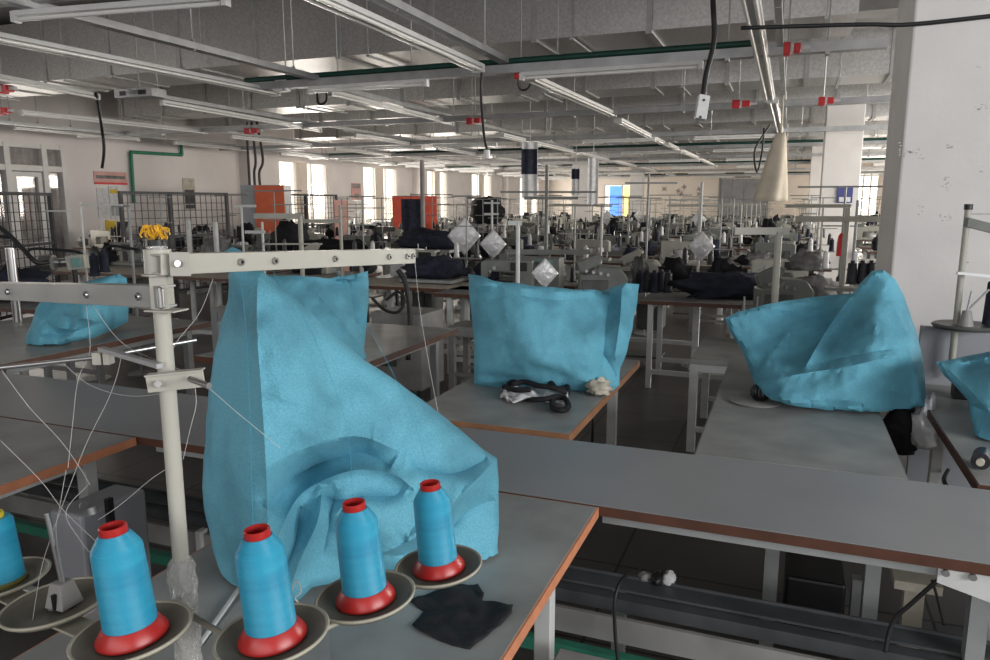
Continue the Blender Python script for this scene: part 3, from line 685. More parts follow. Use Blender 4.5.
for xx in (-.005, .30):
    for yy in (2.5, 3.9): MB().box((xx, yy, 0), (xx+.045, yy+.045, ZT-.035)).build('leg', 'frame_grey', right_table)
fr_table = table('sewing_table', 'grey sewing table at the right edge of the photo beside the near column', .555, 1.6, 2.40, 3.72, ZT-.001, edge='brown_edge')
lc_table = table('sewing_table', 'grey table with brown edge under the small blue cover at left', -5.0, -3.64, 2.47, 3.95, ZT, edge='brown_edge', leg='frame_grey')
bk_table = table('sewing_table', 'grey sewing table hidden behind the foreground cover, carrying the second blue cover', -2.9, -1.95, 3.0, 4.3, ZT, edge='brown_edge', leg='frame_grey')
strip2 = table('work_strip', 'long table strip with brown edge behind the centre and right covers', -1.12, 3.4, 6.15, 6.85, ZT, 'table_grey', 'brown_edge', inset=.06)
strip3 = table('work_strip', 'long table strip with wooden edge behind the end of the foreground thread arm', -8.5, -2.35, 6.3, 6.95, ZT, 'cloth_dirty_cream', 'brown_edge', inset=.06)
# ---- floor trough (cable channels) below the long strip
def trough(x0, x1, label, dy=0., seg=0):
    t = thing('cable_trough', label, 'trough', ((x0+x1)/2, 2.1+dy, 0))
    z = .35
    MB().box((x0, 2.16+dy, z), (x1, 2.235+dy, z+.008)).box((x0, 2.235+dy, z), (x1, 2.24+dy, z+.018)).build('top_channel', 'trough_grey', t)
    MB().box((x0, 2.115+dy, z-.045), (x1, 2.16+dy, z-.003)).build('front_channel', 'trough_grey', t)
    MB().box((x0, 2.06+dy, z-.115), (x1, 2.075+dy, z-.035)).build('light_panel', 'trough_light', t)
    g = MB().box((x0, 2.02+dy, z-.175), (x1, 2.05+dy, z-.135)).build('green_rail', 'trough_green', t); g['label'] = 'dark green rail'
    l = MB(); x = x0+.5
    while x < x1: l.box((x, 2.17+dy, 0), (x+.04, 2.21+dy, z-.003)); x += 1.4
    l.build('support', 'frame_grey', t); return t
trough(-.95, 2.4, 'long grey cable trough on legs below the strip, at the lower right')
trough(-6, -1.05, 'grey cable trough below the strip, left of the foreground pole')
# clip with rag on the trough
p = onz(658, 577, .372)
rg = thing('cleaning_rag', 'small grey rag bunched with a black strap on the trough at lower right', 'rag', p)
def blob(c, s, seed, amp=.35, n=20, m=14, rz=0., sc=2.2):
    mb = MB(); vs = []; fs = []; c = Vector(c)
    for j in range(m+1):
        th = PI*j/m
        for i in range(n):
            ph = 2*PI*i/n; d = Vector((math.sin(th)*math.cos(ph), math.sin(th)*math.sin(ph), math.cos(th)))
            r = 1+amp*noise.noise(d*sc+Vector((seed*3.1, seed, 0)))+amp*.6*noise.noise(d*sc*2.4+Vector((0, seed, seed)))
            q = Vector((d.x*s[0]*r, d.y*s[1]*r, d.z*s[2]*r)); q.rotate(Matrix.Rotation(rz, 3, 'Z')); q = c+q
            if q.z < c.z-s[2]*.8: q.z = c.z-s[2]*.8
            vs.append(q)
    for j in range(m):
        for i in range(n): fs.append((j*n+i, j*n+(i+1) % n, (j+1)*n+(i+1) % n, (j+1)*n+i))
    return mb.add(vs, fs)
blob(p+Vector((-.04, 0, -.005)), (.024, .022, .016), 1).build('rag_lump', 'trough_light', rg, smooth='all')
blob(p+Vector((.035, -.0, .0)), (.022, .022, .026), 5).build('rag_lump', 'white_fabric', rg, smooth='all')
blob(p+Vector((.0, -.005, -.002)), (.02, .035, .024), 8, .2).build('strap', 'black_plastic', rg, smooth='all')
cable([onY(640, 570, 2.2), onY(624, 577, 2.06), onY(615, 598, 2.0), onY(615, 630, 1.99), onY(618, 662, 1.98)], .0055, 'grey black cable drooping in front of the trough at lower right')
cable([onY(938, 580, 2.04), onY(912, 603, 2.05), onY(893, 622, 2.055), onY(885, 652, 2.04)], .006, 'black strap tied between the strip bracket and the trough')
cable([onY(932, 580, 2.3), onY(938, 600, 2.3), onY(944, 625, 2.3)], .004, 'thin dark wire under the strip at lower right')
# black bin/box under strip
bx = thing('pedal_box', 'black box standing behind the trough below the strip', 'box', (.22, 2.75, 0))
p0 = onY(786, 576, 2.7); p1 = onY(842, 640, 2.7)
MB().box((p0.x, 2.7, 0), (p1.x, 2.98, p0.z)).build('box_body', 'black_plastic', bx, bevel=.01)
MB().box((p1.x+.02, 2.72, 0), (p1.x+.05, 2.76, p0.z+.02)).build('side_bar', 'frame_grey', bx)
q0 = onY(812, 560, 2.5); 
tag(MB().box((q0.x, 2.5, .46), (q0.x+.07, 2.51, .72)).box((q0.x+.03, 2.49, .55), (q0.x+.04, 2.5, .66)).build('slotted_bracket', 'trough_light'), 'slotted metal bracket hanging under the strip above the black box', 'bracket')
# white stool corner at the bottom
p = onz(618, 668, .45)
def stool(label, loc, sx=.36, sy=.28, h=.47, m='frame_white', top='frame_grey', group=None):
    t = thing('stool', label, 'stool', (0,0,0), group)
    MB().box((-sx/2, -sy/2, h-.025), (sx/2, sy/2, h)).build('seat', top, t, bevel=.006)
    w_ = .028
    for a in (-1, 1):
        for b in (-1, 1):
            MB().box((a*(sx/2-.02)-w_/2, b*(sy/2-.02)-w_/2, 0), (a*(sx/2-.02)+w_/2, b*(sy/2-.02)+w_/2, h-.026)).build('leg', m, t)
    r_ = MB()
    for b in (-1, 1): r_.box((-sx/2+.04, b*(sy/2-.02)-.01, .14), (sx/2-.04, b*(sy/2-.02)+.01, .165)).box((-sx/2+.04, b*(sy/2-.02)-.012, h-.06), (sx/2-.04, b*(sy/2-.02)+.012, h-.026))
    r_.build('stretcher', m, t)
    t.location = loc; return t
p = onz(632, 656, .45); stool('white topped stool just entering the bottom edge of the photo', (p.x+.02, p.y-.18, 0), .40, .30, .45, top='trough_light')
# bench frames in the aisle
def bench(label, x0, x1, y0, y1, h, top='table_grey', m='frame_white'):
    t = thing('bench', label, 'bench', ((x0+x1)/2, (y0+y1)/2, 0)); w_ = .05
    MB().box((x0, y0, h-.03), (x1, y1, h)).build('seat', top, t)
    for a in (x0, x1-w_):
        for b in (y0, y1-w_): MB().box((a, b, 0), (a+w_, b+w_, h-.031)).build('leg', m, t)
    r_ = MB()
    for b in (y0, y1-w_): r_.box((x0+w_+.001, b+.005, h-.08), (x1-w_-.001, b+w_-.005, h-.031)).box((x0+w_+.001, b+.01, .13), (x1-w_-.001, b+w_-.01, .16))
    r_.build('frame_rail', m, t); return t
bench('white framed bench with grey seat beside the upturned blue cover', -.52, .15, 4.65, 5.5, .60)
bench('white framed bench left of the centre blue cover', -2.58, -1.3, 5.5, 5.85, .55, m='trough_light')
bench('small grey stool in the aisle behind the second row', onz(705, 278, .5).x, onz(742, 278, .5).x, 9.2, 9.7, .5, m='trough_light')
p = atd(186, 312, 4.4); q = atd(213, 312, 4.4)
bench('grey framed bench left of the foreground cover', p.x, q.x+.1, p.y+.2, p.y+.55, p.z, m='frame_grey')
# cylinder below front table
p = onz(538, 660, .40)
tag(MB().lathe([(.045, 0), (.045, .5), (.05, .505), (.05, .52), (.038, .525), (.038, .50)], (-.47, 1.30, 0), 24).build('waste_tube', 'trough_light', smooth=True), 'pale grey cylinder standing under the orange table edge at bottom centre', 'cylinder')
# cloth on the mid table etc
# ================================================================ blue covers
def tps(pts):
    P_ = np.array([(a, b) for a, b, c in pts], float)/100; v = np.array([c for a, b, c in pts], float); n = len(pts)
    def U(r2): return np.where(r2 > 1e-12, r2*np.log(r2+1e-12)*.5, 0)
    A = np.zeros((n+3, n+3)); D2 = ((P_[:, None]-P_[None])**2).sum(-1); A[:n, :n] = U(D2)+np.eye(n)*1e-3
    A[:n, n] = 1; A[:n, n+1:] = P_; A[n, :n] = 1; A[n+1:, :n] = P_.T
    w_ = np.linalg.solve(A, np.concatenate([v, [0, 0, 0]]))
    return lambda q: (lambda Q: U(((Q[:, None]-P_[None])**2).sum(-1))@w_[:n]+w_[n]+Q@w_[n+1:])(np.array(q, float)/100)
def segdist(q, poly):
    best = np.full(len(q), 1e9); sgn = np.zeros(len(q)); tt = np.zeros(len(q)); n = len(poly)-1
    for i in range(n):
        a = np.array(poly[i], float); b = np.array(poly[i+1], float); d = b-a; L2 = d@d
        t = np.clip(((q-a)@d)/L2, 0, 1); c = a+t[:, None]*d; r = np.hypot(*(q-c).T); s = np.sign(d[0]*(q-a)[:, 1]-d[1]*(q-a)[:, 0])
        m_ = r < best; best[m_] = r[m_]; sgn[m_] = s[m_]; tt[m_] = (i+t[m_])/n
    return best, sgn, tt
def cover(label, outline, ctrl, folds, step=4, thick=.3, edge_w=10, edge_r=.03, wr=.004, seed=1, name='machine_cover', hem=None):
    """a draped cover: front sheet from control depths with folds, sides and back of real depth"""
    ol = []; m = len(outline)
    for i in range(m):
        a = np.array(outline[i], float); b = np.array(outline[(i+1) % m], float); n = max(1, int(np.hypot(*(b-a))/step))
        for k in range(n): ol.append(a+(b-a)*k/n)
    ol = np.array(ol); n0 = len(ol)
    # wobble the outline a little
    for i in range(n0):
        ol[i] += np.array([noise.noise(Vector((i*.19, seed, 0))), noise.noise(Vector((i*.19, seed+9, 3)))])*step*.35
    xs = np.arange(ol[:, 0].min(), ol[:, 0].max(), step); ys = np.arange(ol[:, 1].min(), ol[:, 1].max(), step*.87)
    pts = []
    for j, y in enumerate(ys):
        for x in xs: pts.append((x+(step/2 if j % 2 else 0), y))
    pts = np.array(pts)
    x, y = pts.T; ins = np.zeros(len(pts), bool)
    for i in range(n0):
        x1_, y1_ = ol[i]; x2_, y2_ = ol[(i+1) % n0]
        c = ((y1_ > y) != (y2_ > y)); 
        with np.errstate(divide='ignore', invalid='ignore'): xi = (x2_-x1_)*(y-y1_)/(y2_-y1_)+x1_
        ins ^= (c & (x < xi))
    dist, _, _ = segdist(pts, list(ol)+[ol[0]])
    pts = pts[ins & (dist > step*.6)]
    cp = []; ce = []
    def inside(q):
        c_ = False
        for i in range(n0):
            (ax, ay), (bx, by) = ol[i], ol[(i+1) % n0]
            if (ay > q[1]) != (by > q[1]) and q[0] < (bx-ax)*(q[1]-ay)/(by-ay)+ax: c_ = not c_
        return c_ and segdist(np.array([q]), list(ol)+[ol[0]])[0][0] > step*.8
    for fi, (poly, amp, wid, kind) in enumerate(folds):
        prev = None
        sp = [np.array((v.x, v.y)) for v in spline([(a, b, 0) for a, b in poly], 6)]
        folds[fi] = (sp, amp, wid, kind)
        acc = 0
        for j, q in enumerate(sp):
            if j and np.hypot(*(q-last)) < step*.8: continue
            last = q
            if inside(q):
                cp.append(q); k_ = len(cp)-1
                if prev is not None: ce.append((prev, k_))
                prev = k_
            else: prev = None
    if cp:
        dmin = np.min(np.hypot(pts[:, None, 0]-np.array(cp)[None, :, 0], pts[:, None, 1]-np.array(cp)[None, :, 1]), axis=1); pts = pts[dmin > step*.55]
        allp = np.vstack([ol, np.array(cp), pts])
    else: allp = np.vstack([ol, pts])
    res = delaunay_2d_cdt([Vector(p) for p in allp], [(i, (i+1) % n0) for i in range(n0)]+[(n0+a, n0+b) for a, b in ce], [list(range(n0))], 1, 1e-5)
    V2 = np.array([tuple(v) for v in res[0]]); faces = res[2]
    dep = tps(ctrl)(V2)
    for (poly, amp, wid, kind) in folds:
        r, s, t = segdist(V2, poly); env = np.sin(PI*np.clip(t, .0, 1))**.5 if kind[-1] != 'f' else 1.0
        if kind[0] == 'r': dep -= amp*np.exp(-r/wid)*env                     # ridge
        elif kind[0] == 'v': dep += amp*np.exp(-r/wid)*env                   # valley
        elif kind[0] == 's': dep += amp*np.tanh(s*r/wid*1.5)*np.exp(-r/(wid*3))*env   # step fold: one side tucked behind the other
    e, _, _ = segdist(V2, list(V2[:n0])+[V2[0]]) if len(V2) >= n0 else (np.zeros(len(V2)), 0, 0)
    q = np.clip(1-e/edge_w, 0, 1); dep += edge_r*(1-np.sqrt(np.clip(1-q*q, 0, 1)))
    front = []
    for (px_, py_), d in zip(V2, dep):
        nn = noise.noise(Vector((px_*.045, py_*.045, seed)))+.6*abs(noise.noise(Vector((px_*.10, py_*.07, seed+5))))+.3*noise.noise(Vector((px_*.22, py_*.22, seed+7)))
        P_ = atd(px_, py_, d-nn*wr*2); P_.z = max(P_.z, ZT+.006); front.append(P_)
    mb = MB(); nv = len(front)
    cen = sum(front, Vector())/nv; fh = Vector((cen.x, cen.y, 0)).normalized()
    back = []
    for v in front:
        b_ = v+fh*thick; b_ = cen+fh*thick+(b_-cen-fh*thick)*.80; b_.z = ZT+.006+max(0, v.z-ZT-.006)*.85; back.append(b_)
    fs = [tuple(f) for f in faces]+[tuple(nv+i for i in reversed(f)) for f in faces]
    # rim: boundary edges of the front
    cnt = {}
    for f in faces:
        for i in range(len(f)):
            k_ = (f[i], f[(i+1) % len(f)]); cnt[k_] = 1
    for (a, b) in list(cnt):
        if (b, a) not in cnt: fs.append((b, a, nv+a, nv+b))
    mb.add(front+back, fs)
    o = mb.build(name, 'blue_cloth', smooth='all'); o.data.set_sharp_from_angle(angle=math.radians(34))
    tag(o, label, 'machine cover'); return o
Z = ZT+.004
# foreground cover
O1 = [(229,272),(224,262),(222,253),(232,247),(243,252),(247,268),(262,271),(282,287),(300,303),(333,334),(365,360),(398,382),(442,415),(470,438),(484,450),(497,458),(499,500),(498,561),(470,566),(430,570),(398,574),(372,577),(352,575),(335,583),(312,588),(298,600),(285,602),(262,590),(240,588),(222,580),(216,560),(206,520),(202,488),(204,455),(209,385),(220,325),(228,300)]
C1 = [(232,250,1.50),(236,272,1.45),(250,275,1.42),(258,330,1.38),(262,400,1.36),(266,470,1.35),(270,540,1.36),(226,320,1.56),(212,400,1.60),(203,480,1.62),(218,560,1.60),(232,480,1.44),(300,303,1.50),(365,360,1.58),(432,407,1.66),(497,458,1.72),(498,510,1.73),(498,561,dz(498,561,Z)),(430,570,dz(430,570,Z)),(372,577,dz(372,577,Z)),(300,598,1.46),(240,588,1.5),
      (330,380,1.49),(380,420,1.53),(430,450,1.58),(330,440,1.45),(310,480,1.52),(360,462,1.53),(400,470,1.55),(300,490,1.50),(340,500,1.45),(400,490,1.52),(440,500,1.56),(470,480,1.62),(330,540,1.46),(400,540,1.52),(450,530,1.62),(300,530,1.45)]
F1 = [([(258,272),(257,330),(262,400),(266,470),(268,540)], .02, 5, 'rf'), ([(262,392),(285,400),(312,412)], .008, 3, 'r'), ([(270,510),(290,482),(318,464),(345,455),(365,453),(392,466)], .075, 11, 'v'), ([(262,470),(300,450),(355,436),(400,452)], .02, 9, 'r'), 
      ([(276,540),(296,500),(320,482),(356,470),(392,474),(412,488)], .055, 8, 'r'), ([(318,492),(335,500),(365,496),(394,496),(406,484)], .04, 7, 'v'), ([(322,484),(318,520),(300,560),(290,590)], .045, 8, 'r'), ([(300,505),(296,540),(282,580)], .03, 6, 'v'), ([(336,486),(330,520),(322,560)], .016, 5, 'v'),
      ([(330,520),(345,505),(355,500)], .01, 4, 'r'), ([(494,462),(470,486),(440,514),(405,540)], .045, 8, 'r'), ([(488,458),(450,474),(405,464)], .045, 9, 'v'), ([(405,562),(440,538),(470,510),(494,500)], .035, 7, 'v'), ([(436,540),(450,510),(466,480)], .012, 4, 's'),
      ([(350,560),(385,552),(430,530),(450,518)], .03, 6, 'r'), ([(365,545),(385,556),(425,552)], .014, 4, 'v'), ([(206,488),(222,520),(240,560)], .03, 7, 'r'), ([(400,358),(330,340),(300,300)], .004, 4, 'v'), ([(300,290),(350,345),(400,385),(450,435)], .006, 5, 'v'), ([(410,395),(422,415),(430,430)], .006, 4, 'r'), ([(375,420),(372,450)], .007, 4, 'r'), ([(320,398),(335,420)], .005, 3, 'r')]
cover('bright blue cloth cover tented over the machine nearest the camera', O1, C1, F1, step=4, thick=.30, seed=2, wr=.0035)
# second cover, behind it
d2 = dz(366, 360, Z)
O2 = [(240,275),(300,276),(330,278),(352,275),(368,271),(369,300),(366,330),(364,350),(368,361),(340,366),(300,372),(246,380)]
cover('blue cover partly hidden behind the foreground cover', O2, [(240,275,d2+.1),(300,276,d2-.1),(368,271,d2+.05),(366,340,d2),(368,361,d2+.02),(330,320,d2-.15),(340,366,d2-.1),(246,380,d2-.2),(250,320,d2-.15)], [([(300,276),(345,280),(366,274)], .05, 4, 's'), ([(310,285),(340,320),(366,352)], .03, 5, 'r'), ([(350,280),(356,320),(362,350)], .02, 5, 'v')], step=3, thick=.25, seed=4, wr=.008, edge_w=6)
# centre cover
dA = dz(480, 387, Z+.008); dB = dz(560, 391, Z+.008)-.02; dC = dz(612, 392, Z+.008)
O3 = [(468,274),(482,276),(492,280),(502,282),(530,285),(560,288),(590,290),(608,292),(616,286),(626,283),(639,284),(637,305),(632,330),(627,350),(621,368),(619,385),(611,393),(600,389),(575,392),(540,390),(510,386),(490,388),(474,384),(474,340),(470,300)]
C3 = [(468,274,dA+.15),(482,276,dA+.05),(530,285,dB-.0),(590,290,dB+.05),(608,292,dC+.1),(626,283,dC-.05),(639,284,dC+.05),(632,330,dC-.02),(621,368,dC-.02),(611,392,dC),(560,390,dB),(510,386,dA-.05),(474,384,dA),(472,330,dA+.02),(500,330,dA-.12),(560,330,dB-.08),(600,330,dC-.05),(540,360,dB-.12),(590,365,dC-.1)]
F3 = [([(470,276),(478,290),(500,284)], .04, 5, 's'), ([(612,292),(606,320),(604,350),(600,388)], .03, 6, 'v'), ([(622,286),(620,320),(614,360)], .05, 7, 'r'), ([(500,298),(506,310),(504,318)], .015, 4, 'r'), ([(480,300),(520,296),(560,300),(600,296)], .02, 6, 'v'), ([(600,350),(612,368),(618,385)], .03, 5, 'v'), ([(520,360),(560,372),(590,384)], .02, 6, 's'), ([(555,388),(575,380),(600,384)], .02, 4, 'r'), ([(470,372),(510,376),(540,384)], .02, 5, 's'), ([(500,340),(540,346)], .01, 5, 'r')]
cover('blue box-shaped cover in the centre, over the machine beyond the long strip', O3, C3, F3, step=3.4, thick=.34, seed=8, wr=.007, edge_w=7)
# right upturned cover
dR = dz(845, 412, Z)
O4 = [(725,318),(738,312),(770,303),(800,299),(830,295),(852,293),(862,282),(872,271),(884,270),(896,280),(905,298),(914,325),(921,350),(925,375),(926,408),(912,411),(888,415),(860,414),(830,410),(800,407),(772,400),(756,388),(750,372),(742,350),(730,332)]
C4 = [(725,318,dR+.45),(770,303,dR+.4),(830,295,dR+.35),(855,293,dR+.25),(884,270,dR+.12),(914,325,dR+.1),(926,380,dR+.08),(926,408,dR+.05),(888,414,dR+.0),(830,410,dR-.02),(772,400,dR+.02),(750,372,dR+.25),(738,345,dR+.4),(800,366,dR+.16),(780,330,dR+.42),(830,330,dR+.28),(870,310,dR+.06),(905,345,dR-.02),(850,350,dR+.04),(860,385,dR-.04),(780,385,dR+.04),(840,385,dR-.04)]
F4 = [([(873,272),(850,298),(828,328),(806,366)], .07, 9, 'rf'), ([(760,378),(800,368),(850,356),(910,346)], .022, 9, 'v'), ([(756,384),(800,374),(850,366),(908,352)], .03, 6, 'r'), ([(908,345),(914,370),(922,404)], .03, 6, 'r'), ([(796,326),(775,350),(760,374)], .02, 6, 'r'), ([(890,300),(905,330),(912,345)], .02, 5, 'r'), ([(760,306),(800,312),(835,305)], .012, 4, 'r'), ([(875,380),(890,390),(910,396)], .012, 4, 'r'), ([(835,350),(850,335),(870,330)], .012, 5, 'v'), ([(780,396),(830,402),(860,404),(852,412)], .015, 4, 's')]
cover('upturned pointed blue cover left of the near white column', O4, C4, F4, step=3.4, thick=.24, seed=12, wr=.008, edge_w=7)
# right edge cover
d5 = dz(985, 440, Z)
O5 = [(936,362),(950,359),(970,356),(990,351),(1030,340),(1060,360),(1060,440),(1010,452),(985,446),(975,438),(970,415),(968,400),(955,386),(944,376)]
cover('blue cover at the right edge of the photo beside the thread stand', O5, [(936,362,d5+.1),(970,356,d5+.12),(1060,350,d5+.1),(1060,440,d5),(985,446,d5),(970,410,d5+.02),(990,385,d5-.12),(1020,400,d5-.1),(955,372,d5+.05)], [([(940,363),(970,362),(1000,356),(1040,350)], .02, 3, 's'), ([(945,366),(975,395),(1000,425)], .03, 6, 'r'), ([(968,404),(990,412),(1010,408)], .03, 5, 'v')], step=4, thick=.3, seed=15, wr=.006, edge_w=6)
# small left cover
d6 = dz(80, 343, Z)
O6 = [(44,298),(58,286),(80,283),(104,277),(118,274),(127,278),(129,300),(128,322),(112,330),(92,338),(60,345),(34,349),(25,344),(26,334),(32,322),(36,308)]
cover('crumpled blue cover on the brown edged table at left', O6, [(44,298,d6+.1),(80,283,d6+.15),(118,274,d6+.2),(128,322,dz(128,330,Z)+.02),(92,338,d6),(34,349,d6-.08),(60,320,d6-.08),(95,305,d6)], [([(60,315),(80,318),(100,322)], .06, 4, 'r'), ([(40,335),(70,332),(105,322)], .05, 4, 'v'), ([(78,300),(74,325),(60,340)], .05, 4, 's'), ([(100,300),(105,320)], .04, 4, 'r'), ([(45,322),(60,328),(80,330)], .04, 3, 'r')], step=2.6, thick=.22, seed=19, wr=.014, edge_w=6)
# ================================================================ FOREGROUND THREAD STAND
PD = .93
pt = atd(158, 262, PD); PX, PY = pt.x, pt.y          # the pole axis
base = pxof((PX, PY, .98))
ZB = pt.z
stand = thing('thread_stand', 'cream thread stand with two channel arms on a pole in the left foreground', 'thread stand', (PX, PY, ZT))
MB().cyl((PX, PY, ZT-.02), (PX, PY, ZB+.018), .0105, n=28).build('pole', 'cream_metal', stand, smooth=True)
mb = MB(); prof = []
for k in range(37):
    t = k/36; prof.append((.0115+.0035*abs(math.sin(t*9))+.0035*math.sin(t*PI), .86+(atd(180, 580, .94).z-.86)*t))
mb.lathe(prof, (PX, PY, 0), 26)
mb.v = [(PX+(x-PX)*(1+.42*noise.noise(Vector((x*170, y*170, z*85)))), PY+(y-PY)*(1+.42*noise.noise(Vector((x*170, y*170, z*85)))), z) for x, y, z in mb.v]
q = mb.build('plastic_wrap', 'clear_wrap', stand); q['label'] = 'crinkled clear plastic wrap'
MB().cyl((PX, PY, ZB+.016), (PX, PY, ZB+.0205), .0120, n=24).build('top_wrap', 'clear_wrap', stand, smooth=True)
MB().cyl((PX, PY, ZB+.0206), (PX, PY, ZB+.0275), .0118, n=24).build('black_band', 'black_plastic', stand, smooth=True)
# arm to the right (+Y) and arm to the left (-X)
aR0 = Vector((PX, PY, ZB)); pR = onz(415, 256, ZB)
yR = 0.
dR_ = atd(415, 256, 1.34); aR1 = Vector((dR_.x, dR_.y, dR_.z))
aR0 = atd(182, 264, PD+.0)
dirR = (aR1-aR0).normalized(); sdR = dirR.cross(Vector((0,0,1))).normalized()
ar = MB().channel(aR0-dirR*.03, aR1, .022, .026, .003, side=-1 if sdR.dot(Vector(FW)) < 0 else 1)
ar.bar(aR1-Vector((0,0,-.012))-dirR*.002, aR1+dirR*.016-Vector((0,0,-.012)), .02, .002)
ar.build('arm', 'cream_metal', stand, bevel=.0008)
sideR = sdR*(-1 if sdR.dot(Vector(FW)) > 0 else 1)      # towards the camera
def holes(pxs, p0, p1, side, nm='thread_guide', off=0.):
    for x in pxs:
        best = min((abs(pxof(p0+(p1-p0)*t/200)[0]-x), t) for t in range(201))[1]; q = p0+(p1-p0)*best/200+Vector((0,0,off))
        g = MB(); 
        g.M = Matrix.Translation(q+side*.002) @ side.to_track_quat('Z', 'Y').to_matrix().to_4x4()
        g.lathe([(.0022, 0), (.0022, .004), (.0045, .004), (.0052, .002), (.0052, 0)], n=16, close=True)
        g_ = g.build(nm, 'chrome', stand, smooth=True)
        c_ = MB().cyl(q+side*.0019, q+side*.0032, .0023, n=12); c_.build('guide_hole', 'black_plastic', g_)
holes([239, 273, 334, 388, 406, 412], aR0, aR1, sideR)
aL0 = atd(160, 297, PD-.01); aL1 = atd(-40, 290, 1.32)
dirL = (aL1-aL0).normalized(); sdL = dirL.cross(Vector((0,0,1))).normalized(); sideL = sdL*(-1 if sdL.dot(Vector(FW)) > 0 else 1)
al = MB().channel(aL0, aL1, .022, .028, .003, side=-1 if sdL.dot(Vector(FW)) < 0 else 1); al.build('arm', 'grey_bar', stand, bevel=.0008)
holes([9, 88, 140], aL0, aL1, sideL)
# slot hook on left arm end
p = atd(160, 298, PD-.022); sl = MB(); r = .0045
loop = [p+Vector((RT*dx))*1.0+Vector((0,0,dz_)) for dx, dz_ in ((-.004,-.011),(-.004,.011),(0,.014),(.004,.011),(.004,-.011),(0,-.014),(-.004,-.011))]
sl.tube(loop, .0012, 6); sl.build('slot_rim', 'chrome', stand)
# round clamp wrapped around the pole
cl = MB(); cl.lathe([(.0165, 0), (.0165, .030), (.0145, .030), (.0145, 0)], (PX, PY, ZB-.014), 32, close=True)
cl.lathe([(.020, 0), (.020, .002), (.0106, .002), (.0106, 0)], (PX, PY, ZB-.0165), 32, close=True)
pc = atd(180, 264, PD-.025); cl.bar(pc-Vector(RT)*.012, pc+Vector(RT)*.012, .003, .029)
cl.build('clamp', 'cream_metal', stand, smooth=True)
MB().cyl(pc-Vector(FW)*.002, pc-Vector(FW)*.007, .0042, n=16).build('screw', 'chrome', stand, smooth=True)
# square tube under the clamp holding the left arm
pa = atd(170, 297, PD+.0); sq = MB().bar((PX+.003, PY, ZB-.058), (PX+.003, PY, ZB-.018), .021, .021, up=(RT[0], RT[1], 0)); sq.bar((PX-.01, PY-.006, ZB-.060), (PX+.032, PY-.0, ZB-.060), .03, .002)
sq.build('bracket', 'cream_metal', stand)
# lower clamp with rods
p0 = atd(147, 384, PD-.022); p1 = atd(204, 378, PD-.018)
MB().bar(p0, p1, .004, .022).bar(p0+Vector((0,0,.011)), p1+Vector((0,0,.011)), .016, .002).build('lower_clamp', 'cream_metal', stand, bevel=.0006)
MB().cyl(atd(158, 384, PD-.024), atd(158, 384, PD-.034), .0045, n=6).build('hex_bolt', 'chrome', stand)
MB().cyl(atd(190, 379, PD-.03), atd(209, 386, PD-.06), .0038, n=14).build('rod_end', 'chrome', stand, smooth=True)
MB().bar(atd(101, 349, 1.02), atd(160, 366, PD), .009, .006).build('link_bar', 'steel_rail', stand)
MB().cyl(atd(100, 357, 1.04), atd(-30, 371, .98), .0032, n=10).cyl(atd(100, 357, 1.04), atd(196, 340, 1.12), .0032, n=10).build('guide_rod', 'chrome', stand, smooth=True)
p = atd(104, 358, 1.03); cb_ = MB(); cb_.bar(p-Vector(RT)*.013, p-Vector(RT)*.001, .016, .017).bar(p+Vector(RT)*.002, p+Vector(RT)*.011, .016, .017); cb_.build('clip_block', 'cream_metal', stand, bevel=.001)
# ribbon tuft on top of the pole
random.seed(5); rb_ = MB(); c0 = Vector((PX-.004, PY, ZB+.0285))
for k in range(46):
    az = random.uniform(0, 2*PI); side_ = random.choice((-1, 1)); s_ = Vector((RT[0], RT[1], 0))*side_*random.uniform(.002, .014)
    tip = c0+s_+Vector((math.cos(az)*.006, math.sin(az)*.006, random.uniform(.002, .017))); mid_ = c0.lerp(tip, .6)+Vector((0, 0, .006))
    rb_.tube(spline([c0, mid_, tip, tip+Vector((random.uniform(-.003, .003), 0, -.004))], 3), .0010, 4)
tag(rb_.build('ribbon_tuft', 'yellow_ribbon'), 'orange yellow ribbon tuft tied on top of the foreground pole', 'ribbon')
# spool trays and cones
TILT = math.radians(5.0)
def tiltM(P_, k=1.):
    ax = Vector((FW[0], FW[1], 0)).normalized(); return Matrix.Translation(P_) @ Matrix.Rotation(-TILT*k, 4, ax)
def make_tray():
    t = thing('spool_tray', 'x', 'spool tray')
    MB().lathe([(.010, .001), (.048, .002), (.061, .005), (.0665, .009), (.0685, .010), (.070, .008), (.063, .001), (.047, -.002), (.010, -.003)], n=56, close=True).build('dish', 'tray_brown', t, smooth='all'); dish = t.children[0]
    MB().lathe([(.0662, .0092), (.0685, .0112), (.0708, .0095), (.0690, .0055), (.0680, .0060)], n=56, close=True).build('rim', 'tray_rim', dish, smooth='all')
    MB().cyl((0, 0, -.004), (0, 0, .012), .010, n=16).build('hub', 'tray_brown', t)
    return t
tray_p = make_tray()
def make_cone(thread='blue_thread'):
    t = thing('thread_cone', 'x', 'thread cone')
    MB().lathe([(.042, 0), (.042, .0035), (.0318, .018), (.026, .018), (.026, 0)], n=48, close=True).build('base', 'red_cone', t, smooth=True)
    MB().lathe([(.0312, .017), (.0303, .070), (.0293, .115), (.0275, .1195), (.0175, .135), (.0145, .135), (.0145, .017)], n=56, close=True).build('wound_thread', thread, t, smooth=True)
    MB().lathe([(.0145, .132), (.0160, .135), (.0160, .1435), (.0150, .1445), (.0128, .1435), (.0128, .132)], n=40, close=True).build('rim', 'red_cone', t, smooth=True)
    MB().cyl((0, 0, .012), (0, 0, .135), .0035, n=8).build('spindle', 'steel_rail', t); return t
cone_p = make_cone()
